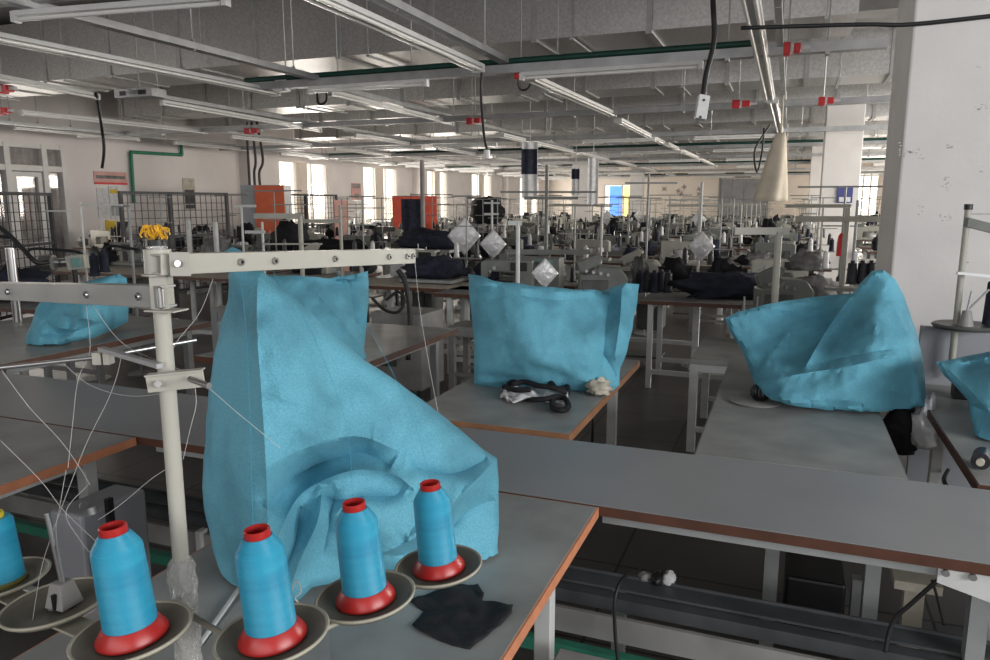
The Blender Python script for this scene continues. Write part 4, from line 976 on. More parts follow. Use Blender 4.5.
TR = [((133, 638), .915, 'left of the pole base'), ((273, 640), .925, 'just right of the pole base'), ((366, 601), 1.045, 'middle one of the three right of the pole'), ((439, 570), 1.19, 'farthest right, above the black cloth'), ((56, 608), 1.055, 'empty one with a bare spindle, at left'), ((2, 583), 1.19, 'at the left edge under the yellow rimmed cone')]
LB = ['nearest the pole on its left', 'nearest the pole on its right', 'in the middle of the three at right', 'farthest right, above the black cloth']
for k, ((x, y), d, nm) in enumerate(TR):
    o = put(tray_p, (0,0,0), label='brown spool tray with pale rim, '+nm); o.matrix_world = tiltM(atd(x, y, d))
    if k < 4:
        c = put(cone_p, (0,0,0), label='bright blue thread cone on a red base, '+LB[k]); c.matrix_world = tiltM(atd(x, y, d)+Vector((0,0,.004)))
# empty tray spindle holder
x, y, d = 56, 608, 1.055; Mh = tiltM(atd(x+9, y-1, d)+Vector((0,0,.004)), .3)
hd = thing('spool_holder', 'pale square cone holder with bare steel spindles on the empty tray', 'spool holder')
mb = MB(); mb.add([(-.018,-.018,0),(.018,-.018,0),(.018,.018,0),(-.018,.018,0),(-.011,-.011,.036),(.011,-.011,.036),(.011,.011,.036),(-.011,.011,.036)], [(0,3,2,1),(4,5,6,7),(0,1,5,4),(1,2,6,5),(2,3,7,6),(3,0,4,7)]); mb.build('holder_block', 'trough_light', hd, bevel=.002)
MB().box((.001, -.0195, .002), (.006, -.014, .024)).build('slot', 'black_plastic', hd)
MB().cyl((0, 0, .036), (-.012, 0, .135), .0034, n=12).cyl((.004, 0, .036), (.0, 0, .09), .002, n=8).build('spindle', 'chrome', hd, smooth=True)
hd.matrix_world = Mh
# yellow rimmed cone at the left edge
yc = thing('thread_cone', 'pale blue thread cone with yellow rim and olive base, at the left edge', 'thread cone')
MB().lathe([(.034, 0), (.035, .012), (.031, .016), (.02, .016), (.02, 0)], n=40, close=True).build('base', 'olive_plastic', yc, smooth=True)
MB().lathe([(.032, .015), (.0285, .110), (.024, .116), (.013, .116), (.013, .015)], n=48, close=True).build('wound_thread', 'blue_thread', yc, smooth=True)
MB().lathe([(.016, .115), (.0175, .121), (.0165, .124), (.012, .124), (.012, .115)], n=32, close=True).build('rim', 'yellow_plastic', yc, smooth=True)
MB().cyl((0, 0, .01), (0, 0, .15), .003, n=8).build('spindle', 'chrome', yc)
yc.matrix_world = tiltM(atd(4, 588, 1.19)+Vector((0,0,.004)), .6)
# bars that carry the trays
def T3(i): (x, y), d, _ = TR[i]; return atd(x, y, d)-Vector((0,0,.012))
MB().tube([T3(1)-Vector((0,.02,0)), T3(2), T3(3)], .0042, 8).tube([Vector((PX, PY, T3(1).z)), T3(1)-Vector((0,.02,0))], .0042, 8).build('tray_arm', 'tray_rim', stand, smooth='all')
MB().bar(T3(0)-Vector((0,0,.004)), T3(4)-Vector((0,0,.004)), .035, .004).bar(T3(4)-Vector((0,0,.004)), T3(5)-Vector((0,0,.004)), .035, .004).bar(Vector((PX, PY, T3(0).z-.004)), T3(0)-Vector((0,0,.004)), .035, .004).build('tray_arm', 'tray_rim', stand)
# loose threads
random.seed(9)
TN = ['left of the pole, down from the right arm', 'from the left arm crossing behind the pole', 'hanging straight down from the left arm', 'slanting down from the left end of the steel rod', 'from the clip block down to the empty tray', 'below the lower clamp, beside the pole', 'slanting from the pole to the nearest left cone', 'short piece meeting the bare spindle', 'ending beside the bare spindle', 'crossing the left table edge', 'hanging from the far end of the right arm', 'sagging below the clip block to the pole', 'down to the first cone right of the pole', 'down to the middle cone at right', 'down to the farthest right cone']
TI = [0]
def thr(pts, label, r=.0004, sag=0):
    i = TI[0]; TI[0] += 1
    o = MB().tube(spline(pts, 8), r if i < 12 else .0003, 5).build('loose_thread', 'thread' if i < 12 else 'blue_thread', smooth='all'); tag(o, ('loose fine white thread ' if i < 12 else 'fine blue thread ')+TN[i], 'thread', 'loose threads round the foreground stand')
TL = 'fine white thread hanging loosely between the foreground arms and trays'
for L_ in [[(213,279,1.0),(200,312,1.0),(178,340,.98),(172,352,.97)], [(92,304,1.05),(125,345,1.03),(190,375,.95),(240,415,1.0),(280,448,1.02)], [(86,304,1.06),(90,350,1.04),(78,380,1.03),(72,430,1.03),(68,468,1.02)],
           [(0,368,1.0),(30,408,1.02),(60,440,1.04),(80,468,1.04),(90,485,1.03)], [(122,350,1.05),(118,372,1.03),(108,400,1.02),(88,440,1.02),(72,480,1.02),(50,540,1.04),(40,575,1.05),(32,625,1.02)],
           [(195,387,.93),(196,405,.93),(190,430,.93),(183,460,.94)], [(168,468,.95),(150,480,.97),(120,505,.99),(98,520,1.0)], [(66,470,1.03),(60,505,1.03),(56,530,1.04),(60,560,1.05)],
           [(88,485,1.03),(66,512,1.03),(80,540,1.03),(95,558,1.03)], [(0,440,1.04),(40,480,1.04),(65,512,1.04),(100,545,1.02)], [(415,262,1.34),(420,310,1.33),(430,370,1.3),(438,412,1.28)], [(60,360,1.04),(90,385,1.03),(130,396,1.0),(172,392,.95)],
           [(240,273,1.02),(246,330,1.02),(250,420,1.0),(253,528,.93)], [(273,271,1.05),(310,330,1.06),(345,420,1.05),(353,500,1.04)], [(334,268,1.14),(370,330,1.15),(410,410,1.16),(430,478,1.19)]]:
    thr([atd(*q) for q in L_], TL)
# white thread bit tied near the tray bar
tag(MB().tube(spline([atd(291, 592, 1.2), atd(297, 580, 1.2), atd(301, 592, 1.2), atd(295, 598, 1.2), atd(300, 604, 1.2)], 4), .0012, 5).build('tied_thread', 'thread'), 'knotted tuft of white thread beside the tray bar', 'thread')
# front table: line of light painted as a white strip, and the machine plate
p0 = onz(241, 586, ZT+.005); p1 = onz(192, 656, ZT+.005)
tag(MB().bar(p0+(p0-p1)*.3, p1+(p1-p0)*.4, .006, .008).build('light_line_strip', 'frame_white'), 'white strip standing for the line of light along the front table, right of the pole', 'strip')
pp = [onz(x, y, ZT+.004) for x, y in ((245, 592), (196, 655), (215, 700), (330, 700), (330, 610))]
tag(MB().prism([(q.x, q.y) for q in pp], 'z', ZT+.001, ZT+.004).build('machine_plate', 'trough_light'), 'pale grey metal plate on the front table between pole and first right cone', 'plate')
# black cloth on the front table
def flat_cloth(pxpoly, z, m, label, name='cloth_scrap', seed=3, step=4, amp=.012, cat='cloth'):
    ol = []; mm = len(pxpoly)
    P2 = [onz(x, y, z) for x, y in pxpoly]; P2 = [np.array((q.x, q.y)) for q in P2]
    per = sum(np.hypot(*(P2[(i+1) % mm]-P2[i])) for i in range(mm)); st = per/70
    for i in range(mm):
        a, b = P2[i], P2[(i+1) % mm]; n = max(1, int(np.hypot(*(b-a))/st))
        for k in range(n): ol.append(a+(b-a)*k/n)
    ol = np.array(ol); n0 = len(ol)
    mn, mx = ol.min(0), ol.max(0); g = np.array([(x, y) for x in np.arange(mn[0], mx[0], st) for y in np.arange(mn[1], mx[1], st)])
    x, y = g.T; ins = np.zeros(len(g), bool)
    for i in range(n0):
        (x1_, y1_), (x2_, y2_) = ol[i], ol[(i+1) % n0]
        with np.errstate(divide='ignore', invalid='ignore'): ins ^= (((y1_ > y) != (y2_ > y)) & (x < (x2_-x1_)*(y-y1_)/(y2_-y1_)+x1_))
    dd, _, _ = segdist(g, list(ol)+[ol[0]]); g = g[ins & (dd > st*.5)]
    res = delaunay_2d_cdt([Vector(p) for p in np.vstack([ol, g])], [(i, (i+1) % n0) for i in range(n0)], [list(range(n0))], 1, 1e-7)
    vs = [Vector((v[0], v[1], z+.002+amp*abs(noise.noise(Vector((v[0]*16, v[1]*16, seed))))*1.6)) for v in res[0]]; nv = len(vs)
    fs = [tuple(f) for f in res[2]]; cnt = set((f[i], f[(i+1) % len(f)]) for f in fs for i in range(len(f)))
    f2 = fs+[tuple(nv+i for i in reversed(f)) for f in fs]+[(b, a, nv+a, nv+b) for a, b in cnt if (b, a) not in cnt]
    mb = MB(); mb.add(vs+[v-Vector((0,0,.002)) for v in vs], f2); o = mb.build(name, m, smooth='all'); tag(o, label, cat); return o
flat_cloth([(410,604),(425,596),(452,588),(478,586),(484,596),(482,602),(513,606),(512,617),(470,650),(452,646),(420,634),(412,626),(424,612)], ZT+.0, 'black_fabric', 'black cloth scrap lying on the front table beside the right tray')
# black and white cloth pile on mid table
zc = ZT+.012
flat_cloth([(500,398),(505,391),(530,386),(552,390),(566,396),(569,404),(552,405),(540,402),(520,404),(510,405)], zc, 'white_fabric', 'white cloth scraps on the centre table under black straps', amp=.04, seed=6)
st = MB()
for L_ in [[(508,392,.02),(520,389,.035),(528,386,.03),(535,392,.03),(548,392,.035),(556,398,.03),(566,397,.02)], [(512,394,.03),(525,394,.04),(538,398,.04),(552,400,.04),(566,400,.02)], [(548,392,.03),(566,392,.02),(567,400,.015)], [(553,404,.01),(552,411,.006),(560,415,.006),(568,412,.006),(565,404,.01),(555,403,.015)], [(532,405,.01),(545,407,.02),(556,404,.02)], [(504,394,.02),(515,400,.03),(530,402,.04)]]:
    st.tube(spline([onz(x, y, zc)+Vector((0,0,h+.012)) for x, y, h in L_], 5), .012, 6)
tag(st.build('strap_bundle', 'black_fabric', smooth='all'), 'tangle of black straps on the centre table before the blue cover', 'straps')
p = onz(597, 397, zc); tag(blob(p+Vector((0, .02, .035)), (.055, .04, .035), 22, .6).build('cloth_scrap', 'cloth_dirty_cream', smooth='all'), 'small dirty cream cloth scrap at the corner of the centre table', 'cloth')
cable([atd(594, 402, 3.1), atd(593, 425, 3.1), atd(592, 450, 3.2)], .006, 'dark cord hanging off the corner of the centre table')
# wire cage on right table
p = onz(760, 402, ZT)
dsk = tag(MB().lathe([(.10, 0), (.105, .006), (.10, .008), (.0, .007)], (p.x-.02, p.y, ZT), 32).build('disc', 'trough_light', smooth=True), 'flat pale disc on the right table below the upturned cover', 'disc')
wc = MB()
for k in range(8):
    a = PI*k/8
    wc.tube([(p.x+.038*math.cos(t)*math.cos(a), p.y+.038*math.cos(t)*math.sin(a), ZT+.040+.034*math.sin(t)) for t in [j*2*PI/16 for j in range(17)]], .0035, 5)
tag(wc.build('wire_ball', 'black_plastic'), 'black wire cage ball on the right table', 'wire cage')
# black and white things at the right cover's foot
p = onz(905, 450, .55)
d_ = dz(905, 430, ZT)-.1
tag(blob(atd(902, 431, 3.05), (.075, .07, .11), 31, .4).build('black_cloth', 'black_fabric', smooth='all'), 'black cloth hanging off the right table under the upturned cover', 'cloth')
tag(blob(atd(926, 428, 2.95), (.05, .04, .10), 33, .8).build('plastic_bag', 'silver_bag', smooth='all'), 'crumpled pale plastic bag hanging right of the black cloth', 'bag')
# floor board between right tables
tag(MB().box((.40, 2.6, .30), (.54, 4.2, .33)).box((.44, 2.65, 0), (.50, 2.70, .30)).box((.44, 4.1, 0), (.50, 4.15, .30)).build('wooden_slat', 'cloth_dirty_cream'), 'pale wooden slat low between the two right tables', 'slat')
tag(blob(atd(863, 418, 3.3), (.03, .03, .02), 3).build('thread_waste', 'black_fabric', smooth='all'), 'bit of dark waste under the cover', 'waste') if False else None
# spool at right edge
p = onz(978, 468, ZT); sp = thing('thread_cone', 'small black thread spool lying on the right edge table', 'thread cone', p)
MB().cyl(p+Vector((.02, .05, .028)), p+Vector((.0, -.02, .028)), .026, n=24).build('wound_thread', 'black_thread', sp, smooth=True)
MB().cyl(p+Vector((.0, -.02, .028)), p+Vector((-.004, -.035, .028)), .011, n=20).build('cone_tip', 'cloth_dirty_cream', sp, smooth=True)
# grey partition behind right stand
a = onY(921, 326, 3.95); tag(MB().box((a.x, 3.95, .0), (a.x+.9, 3.98, a.z)).build('partition_panel', 'partition_grey', bevel=.004), 'shiny grey partition panel before the near column', 'partition')
# right thread stand
RD = 3.3
sr = thing('thread_stand', 'pale thread stand with a dark spool plate at the right edge, before the column', 'thread stand', atd(945, 400, RD))
b0 = atd(968, 212, RD); bx_, by_ = b0.x, b0.y
MB().cyl((bx_, by_, ZT+.03), (bx_, by_, b0.z+.03), .014, n=14).build('pole', 'machine_cream', sr, smooth=True)
MB().cyl((bx_, by_, b0.z+.01), (bx_, by_, b0.z+.035), .018, n=14).build('cap', 'black_plastic', sr)
MB().bar(atd(966, 222, RD-.02), atd(1005, 232, RD+.1), .02, .04).build('arm', 'machine_grey', sr)
MB().bar(atd(966, 214, RD+.0), atd(1010, 214, RD+.1), .008, .008).bar(atd(957, 273, RD-.02), atd(1010, 278, RD+.0), .01, .012).build('rod', 'steel_rail', sr)
z0 = atd(950, 331, RD).z
MB().lathe([(.0, 0), (.13, 0), (.14, .012), (.13, .02), (0, .012)], (bx_+.04, by_, z0), 32).build('spool_plate', 'machine_dark', sr, smooth=True)
q = Vector((bx_+.03, by_-.04, z0+.015)); MB().cyl(q, q+Vector((0,0,.07)), .032, .018, n=14).build('holder', 'trough_light', sr, smooth=True)
MB().cyl(q+Vector((0,0,.07)), q+Vector((.01,0,.16)), .005, n=8).cyl(q+Vector((0,0,.07)), q+Vector((.075,0,.17)), .005, n=8).build('spindle', 'steel_rail', sr)
dc = thing('thread_cone', 'tall dark navy thread cone on the plate at the right edge', 'thread cone', Vector((bx_+.14, by_, z0+.015)))
MB().lathe([(.04, 0), (.034, .19), (.02, .20), (0, .20)], (bx_+.14, by_, z0+.022), 24).build('wound_thread', 'navy_fabric', dc, smooth=True)
MB().cyl((bx_+.0, by_+.02, ZT), (bx_+.0, by_+.02, z0), .012, n=8).build('lower_post', 'trough_light', sr)
p = onz(962, 400, ZT); tag(MB().box((p.x-.03, p.y, ZT), (p.x+.05, p.y+.08, ZT+.15)).build('foot_block', 'black_plastic', bevel=.006), 'black block on the right edge table beside the blue cover', 'block')
cable([onz(948, 470, .4), onz(944, 480, .5), onz(953, 496, .6), onz(962, 500, .7)], .008, 'black cable arching up between the two right tables')
# ================================================================ background machines and stands
def make_machine(body, name='sewing_machine', flip=1, lab='x'):
    t = thing(name, lab, 'sewing machine')
    b = MB()
    b.box((-.24, -.09, .0), (.26, .09, .045))                                     # bed
    b.build('bed', body, t, bevel=.008)
    a = MB(); a.prism([(.13, .045), (.25, .045), (.26, .24), (.25, .30), (-.20, .29), (-.235, .27), (-.235, .13), (-.17, .13), (-.16, .19), (.11, .175), (.13, .13)], 'y', -.055, .055)
    arm_ = a.build('arm', body, t, bevel=.012)
    w_ = MB(); w_.cyl((.262, 0, .22), (.30, 0, .22), .062, n=24).cyl((.30, 0, .22), (.315, 0, .22), .03, n=16); w_.build('hand_wheel', 'machine_dark', t, smooth=True)
    MB().cyl((-.20, 0, .05), (-.20, 0, .13), .006, n=8).cyl((-.185, 0, .06), (-.185, 0, .13), .004, n=8).box((-.225, -.02, .045), (-.17, .02, .05)).build('needle_bar', 'chrome', t)
    MB().box((.05, -.075, .20), (.20, -.056, .275)).build('control_panel', 'black_plastic', arm_, bevel=.004)
    MB().cyl((-.1, -.057, .22), (-.1, -.075, .22), .018, n=14).cyl((-.14, -.057, .19), (-.14, -.072, .19), .012, n=12).build('tension_dial', 'chrome', arm_, smooth=True)
    MB().cyl((0, .02, .293), (0, .02, .36), .004, n=6).build('thread_pin', 'chrome', t); MB().cyl((.1, .02, .293), (.1, .02, .33), .004, n=6).build('thread_pin', 'chrome', t)
    return t
def make_overlock(body, lab='x'):
    t = thing('overlock_machine', lab, 'sewing machine')
    MB().prism([(-.17, 0), (.20, 0), (.20, .17), (.14, .25), (-.02, .26), (-.05, .20), (-.17, .19)], 'y', -.12, .12).build('body', body, t, bevel=.015)
    MB().prism([(-.16, .19), (-.02, .26), (.02, .33), (-.04, .35), (-.19, .28)], 'y', -.04, .05).build('head', body, t, bevel=.01)
    MB().cyl((.202, 0, .14), (.24, 0, .14), .065, n=24).build('hand_wheel', 'machine_dark', t, smooth=True)
    d_ = MB()
    for k in range(4): d_.cyl((-.12+k*.055, -.122, .225-.01*k), (-.12+k*.055, -.15, .225-.01*k), .013, n=10)
    d_.build('tension_dial', 'chrome', t, smooth=True)
    MB().box((-.15, -.135, .03), (.05, -.122, .15)).build('front_cover', 'machine_dark', t, bevel=.005); return t
def make_stand(lab='x', m='machine_cream', h=.78, cross=.62):
    t = thing('thread_stand', lab, 'thread stand')
    MB().cyl((0, 0, 0), (0, 0, h), .009, n=8).build('pole', m, t, smooth=True)
    MB().box((-.05, -.05, 0), (.05, .05, .012)).build('foot', m, t)
    MB().box((-cross/2, -.010, h-.016), (cross/2, .010, h)).build('top_arm', m, t)
    MB().box((-.17, -.01, h*.62), (.17, .01, h*.62+.012)).build('lower_arm', m, t); MB().box((-.17, -.03, .20), (.17, .03, .212)).build('spool_shelf', m, t)
    MB().cyl((-.12, 0, .212), (-.12, 0, .36), .004, n=6).cyl((.12, 0, .212), (.12, 0, .36), .004, n=6).build('spindle', 'chrome', t); return t
def make_sm_cone(m, lab='x'):
    t = MB().lathe([(.034, 0), (.034, .006), (.030, .01), (.024, .14), (.012, .145), (.012, .16), (0, .16)], n=12).build('thread_cone', m, smooth=True)
    tag(t, lab, 'thread cone'); return t
def make_heap(m, seed, s):
    o = blob((0, 0, s[2]*.8), s, seed, .5, 22, 12).build('garment_heap', m, smooth='all', org=(0,0,0)); tag(o, 'x', 'garments'); return o
def make_bag(m='silver_bag', s=.17, lab='x'):
    mb = MB(); n = 10; vs = []; fs = []
    for sgn in (-1, 1):
        for j in range(n+1):
            for i in range(n+1):
                u = i/n*2-1; v = j/n*2-1; th = .018*(1-u*u)*(1-v*v)+.010*noise.noise(Vector((u*2, v*2, sgn*4))); x = (u+v)*s*.55; z = (v-u)*s*.62
                vs.append((x, sgn*(th+.001), z-s*.9))
    N_ = (n+1)**2
    for k in range(2):
        for j in range(n):
            for i in range(n): a = k*N_+j*(n+1)+i; q = (a, a+1, a+n+2, a+n+1); fs.append(q if k else q[::-1])
    for i in range(n):
        for (a, b) in ((i, i+1), ((n+1)*n+i+1, (n+1)*n+i), ((i+1)*(n+1), i*(n+1)), (i*(n+1)+n, (i+1)*(n+1)+n)): fs.append((a, b, N_+b, N_+a))
    mb.add(vs, fs); o = mb.build('parcel_bag', m, smooth='all', org=(0,0,0)); tag(o, lab, 'bag'); return o
mach = [make_machine('machine_cream'), make_machine('machine_grey'), make_overlock('machine_grey'), make_overlock('machine_cream')]
stands = [make_stand(), make_stand(m='machine_grey', h=.95, cross=.8), make_stand(m='frame_grey', h=.88, cross=.34)]
cones = [make_sm_cone('black_thread'), make_sm_cone('white_thread'), make_sm_cone('navy_fabric')]
heaps = [make_heap('navy_fabric', 3, (.30, .22, .13)), make_heap('black_fabric', 9, (.26, .2, .18)), make_heap('grey_fabric', 14, (.26, .22, .14)), make_heap('white_fabric', 21, (.12, .1, .10))]
bagp = make_bag()
bundles = []
for k, (m_, s_) in enumerate((('black_fabric', (.13, .09, .07)), ('white_fabric', (.10, .08, .05)), ('navy_fabric', (.10, .10, .11)), ('machine_dark', (.08, .07, .10)))):
    o = blob((0, 0, s_[2]*.8), s_, 70+k, .5, 14, 9).build('cloth_bundle', m_, smooth='all', org=(0,0,0)); bundles.append(tag(o, 'x', 'cloth'))
BW = ['black', 'white', 'navy', 'dark grey']
nb_ = 0
def far_table():
    t = thing('sewing_table', 'x', 'table')
    MB().box((-.55, -.28, ZT-.03), (.55, .28, ZT)).build('table_top', 'table_grey', t)
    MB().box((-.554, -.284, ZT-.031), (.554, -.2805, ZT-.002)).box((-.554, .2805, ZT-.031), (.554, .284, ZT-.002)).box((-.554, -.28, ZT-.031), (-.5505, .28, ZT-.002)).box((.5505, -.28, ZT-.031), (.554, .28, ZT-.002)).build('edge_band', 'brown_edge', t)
    for a in (-1, 1):
        MB().box((a*.45-.03, -.03, .05), (a*.45+.03, .03, ZT-.031)).box((a*.45-.03, -.26, 0), (a*.45+.03, .26, .05)).build('leg', 'frame_white', t)
    MB().box((-.1, -.15, .35), (.14, .15, .60)).build('motor_box', 'machine_dark', t, bevel=.01)
    MB().box((-.2, -.2, .08), (.15, .1, .10)).build('pedal', 'machine_dark', t)
    MB().box((-.42, -.02, .20), (.42, .02, .24)).build('crossbar', 'frame_white', t)
    return t
ftab = far_table()
ORD = ['second', 'third', 'fourth', 'fifth', 'sixth', 'seventh', 'eighth', 'ninth']
ROWS = [6.9+.35, 10.2, 11.5, 14.2, 15.5, 18.4, 19.8, 22.8, 24.4, 27.6, 29.4, 32.6, 34.8]
def zone(x):
    return 'by left windows' if x < -9 else 'left of middle' if x < -5.5 else 'near middle aisle' if x < -2.4 else 'right of middle' if x < .4 else 'beside right columns'
random.seed(11)
OW = ['first background row', 'second background row', 'third background row', 'fourth background row', 'fifth background row', 'sixth background row', 'seventh background row', 'eighth background row', 'ninth background row', 'tenth background row', 'eleventh background row', 'twelfth background row', 'farthest background row']
HOW = ['cream lockstitch', 'grey lockstitch', 'grey overlock', 'cream overlock']
SW = ['cream single-pole', 'tall grey wide-armed', 'grey short-armed']
CW = ['black', 'white', 'dark navy']
HWD = ['navy garments in a heap', 'black garments in a heap', 'grey garments in a heap', 'small bundle of white cloth']
ncone = 0
cols = [-11.7, -10.45, -9.2, -7.95, -6.2, -4.95, -3.7, -2.45, -1.2, .0, 1.8, 3.05, 4.3]
for ri, y in enumerate(ROWS):
    for ci, x in enumerate(cols):
        x_ = x+random.uniform(-.04, .04); px_ = pxof((x_, y, 1.0))[0]
        if px_ < -30 or px_ > 1010: continue
        if abs(x_-.8) < .75 and (abs(y-14.6) < .6 or abs(y-24.3) < .6): continue
        if abs(x_+6.3) < .85 and (abs(y-23.9) < .6 or abs(y-33.3) < .6): continue
        if y < 8 and x_ < -8.6: continue
        zn = zone(x_); g = OW[ri]+', '+zn; rz = PI if ri % 2 else 0.
        put(ftab, (x_, y, 0), rz, 'grey sewing table on white legs, '+g, 'tables '+g)
        mi = random.randrange(4); put(mach[mi], (x_-.1, y, ZT+.001), rz+random.uniform(-.08, .08), '%s machine %s' % (HOW[mi], g), '%s machines %s' % (HOW[mi], g))
        si = random.randrange(3); sy = .22*(1 if rz == 0 else -1)
        put(stands[si], (x_+.42, y+sy*.7, ZT+.001), 0, '%s thread stand %s' % (SW[si], g), '%s thread stands %s' % (SW[si], g))
        for k in range(3 if ri < 6 else 2):
            if ncone > 276: break
            cc = random.choice((0, 0, 1, 2)); ncone += 1
            put(cones[cc], (x_+.42+(-.12, .12, 0)[k], y+sy*.7+(0, 0, -.05)[k], ZT+(.2135, .2135, .002)[k]), 0, '%s thread cone on a stand, %s' % (CW[cc], g), '%s cones %s' % (CW[cc], g))
        if random.random() < .72:
            hi = random.choice((0, 1, 1, 2, 3, 3)); s_ = random.uniform(.6, 1.1)
            put(heaps[hi], (x_-.32, y-sy*.2, ZT+.002), random.uniform(0, 3), '%s, %s' % (HWD[hi], g), '%s %s' % (HWD[hi], g), scale=(s_*.7, s_*.7, s_*random.uniform(.8, 1.5)))
        for k in range(2):
            if nb_ > 292: break
            bi = random.choice((0, 0, 1, 2, 3)); nb_ += 1
            put(bundles[bi], (x_+random.choice((-.42, -.05, .18, .45))+random.uniform(-.04, .04), y+random.uniform(-.2, .2), ZT+.002+(.0)), random.uniform(0, 3), '%s cloth bundle on a table, %s' % (BW[bi], g), '%s bundles, %s' % (BW[bi], g), scale=(random.uniform(.7, 1.3), 1, random.uniform(.8, 2.0)))
        if random.random() < .05 and ri > 2:
            s_ = 1.; put(bagp, (x_+.42, y-.12, 1.32), random.uniform(-.5, .5), 'pale plastic parcel hanging %s' % g, 'parcels '+g)
# ---- individually placed mid-ground things
places5 = ['leftmost', 'second', 'middle', 'fourth', 'rightmost']
def P(x, y, D_): return atd(x, y, D_)
# row-2 machine pair behind the centre cover
def tune(o, label): o['label'] = label; 
rows2 = table('sewing_table', 'grey table with brown edge behind the centre cover, holding two machines', -3.6+.0, -1.2, 4.85+.45, 5.95, ZT, edge='brown_edge', leg='frame_grey') if False else None
pm = onz(575, 292, ZT)
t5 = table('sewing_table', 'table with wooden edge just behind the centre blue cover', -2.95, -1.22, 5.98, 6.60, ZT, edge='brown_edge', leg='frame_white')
m1 = copy_tree(mach[1], (-2.35, 6.28, ZT+.001), .1, 'grey green machine with small lit windows behind the centre cover'); m1['group'] = ''; del m1['group']
ws = thing('parts_case', 'grey case with three teal windows on the table behind the centre cover', 'case', P(536, 270, 6.7))
q = P(536, 264, 6.72)
MB().box((q.x-.22, q.y, ZT+.001), (q.x+.22, q.y+.16, q.z+.06)).build('case_body', 'machine_grey', ws, bevel=.008)
for k in range(3): MB().box((q.x-.17+.12*k, q.y-.006, q.z-.04), (q.x-.08+.12*k, q.y-.001, q.z+.04)).build('window', 'lcd_teal', ws)
m2 = copy_tree(mach[2], (-1.48, 6.25, ZT+.001), PI*.1, 'bulky dark green grey overlock machine right behind the centre cover'); del m2['group']
m2.scale = (1.1, 1.1, 1.05)
for k in range(5):
    c = copy_tree(cones[(2, 0, 2, 0, 0)[k]], atd(640+7*k, 285, 6.7+.08*(k % 2)), 0, 'dark thread cone right behind the centre cover end, '+places5[k]+' of five', 'x', (1.4, 1.4, 1.25)); c.location.z = ZT+.002; del c['group']
h = copy_tree(heaps[1], (-1.0, 7.25, ZT+.002), .4, 'black garments heaped right of the bulky overlock machine', 'x', (.6, .6, .8)); del h['group']
# hanging diamond parcels
def bag_at(x, y, D_, label, s=1., rz=None):
    b = copy_tree(bagp, atd(x, y, D_), YAW if rz is None else rz, label, 'x', (s, 1, s)); del b['group']; return b
bag_at(702, 235, 6.8, 'pale grey diamond shaped parcel hanging from the tall pole right of the centre', .68)
bag_at(464, 222, 8.6, 'shiny silver parcel hanging above the navy garments', 1.05)
bag_at(493, 233, 8.2, 'shiny silver parcel hanging left of the white pole behind the centre cover', .8)
bag_at(545, 262, 6.0, 'white plastic bag hanging in front of the grey machine', .6)
# tall stands
def tall(x, ytop, ybot, D_, label, x2=None, arm=None, m='frame_white', r=.013, armz=None, armm=None):
    a = atd(x, ytop, D_); t = thing('thread_stand', label, 'thread stand', (a.x, a.y, 0))
    MB().cyl((a.x, a.y, 0), (a.x, a.y, a.z), r, n=10).build('pole', m, t, smooth=True)
    MB().cyl((a.x, a.y, 0), (a.x, a.y, .012), .12, n=16).build('foot', m, t)
    for j, (xa, xb, yy, th) in enumerate(arm or []):
        p0 = atd(xa, yy, D_); p1 = atd(xb, yy, D_); p1.z = p0.z; MB().bar(p0, p1, .02, th).build('arm', armm or m, t)
    return t
tall(518, 222, 290, 5.6, 'short white pole with a stub arm behind the centre cover', arm=[(508, 522, 223, .035)], r=.016)
tall(547, 165, 290, 7.4, 'tall grey pole with two wide crossarms behind the centre cover', arm=[(500, 596, 192, .02), (524, 578, 198, .03), (505, 590, 252, .05)], m='machine_grey', r=.02)
tall(649, 173, 260, 8.6, 'tall thin pole with one wide crossarm before the far wall', arm=[(625, 677, 183, .02)], m='frame_grey')
tall(602, 205, 262, 7.6, 'pale pole behind the right end of the centre cover', arm=[(596, 612, 206, .02)])
tall(702, 182, 236, 6.9, 'pale pole carrying the diamond parcel', arm=[(668, 712, 200, .012)], m='frame_white')
tall(492, 200, 290, 8.3, 'pale pole with short arms at the left end of the centre cover', arm=[(484, 500, 203, .02), (484, 499, 214, .02)])
tall(340, 205, 250, 8.0, 'pale pole rising above the foreground thread arm', arm=[(300, 340, 221, .04), (340, 385, 208, .015)], m='machine_cream', r=.018)
tall(300, 216, 250, 7.0, 'cream pole with a left arm above the foreground thread arm', arm=[(254, 302, 216, .05), (262, 322, 244, .015)], m='machine_cream', r=.022)
tall(262, 222, 250, 7.4, 'white pole above the left of the foreground thread arm', arm=[(245, 265, 232, .03)])
tall(422, 160, 250, 9.5, 'pinkish grey pole before the red board', m='curtain_grey', r=.03)
tall(80, 202, 280, 6.4, 'thin pale pole with a raised arm before the left wall', arm=[(45, 80, 211, .012), (80, 122, 205, .012)], r=.009)
tall(128, 205, 280, 6.6, 'pale pole left of the ribbon tuft', arm=[(112, 130, 206, .02)], m='frame_grey')
tall(241, 205, 250, 8.6, 'pale pole beside the electrical cabinet', arm=[(234, 256, 206, .03)])
tall(188, 221, 250, 8.8, 'white post behind the ribbon tuft', r=.03); tall(215, 222, 250, 8.8, 'white post behind the mesh fence', r=.03)
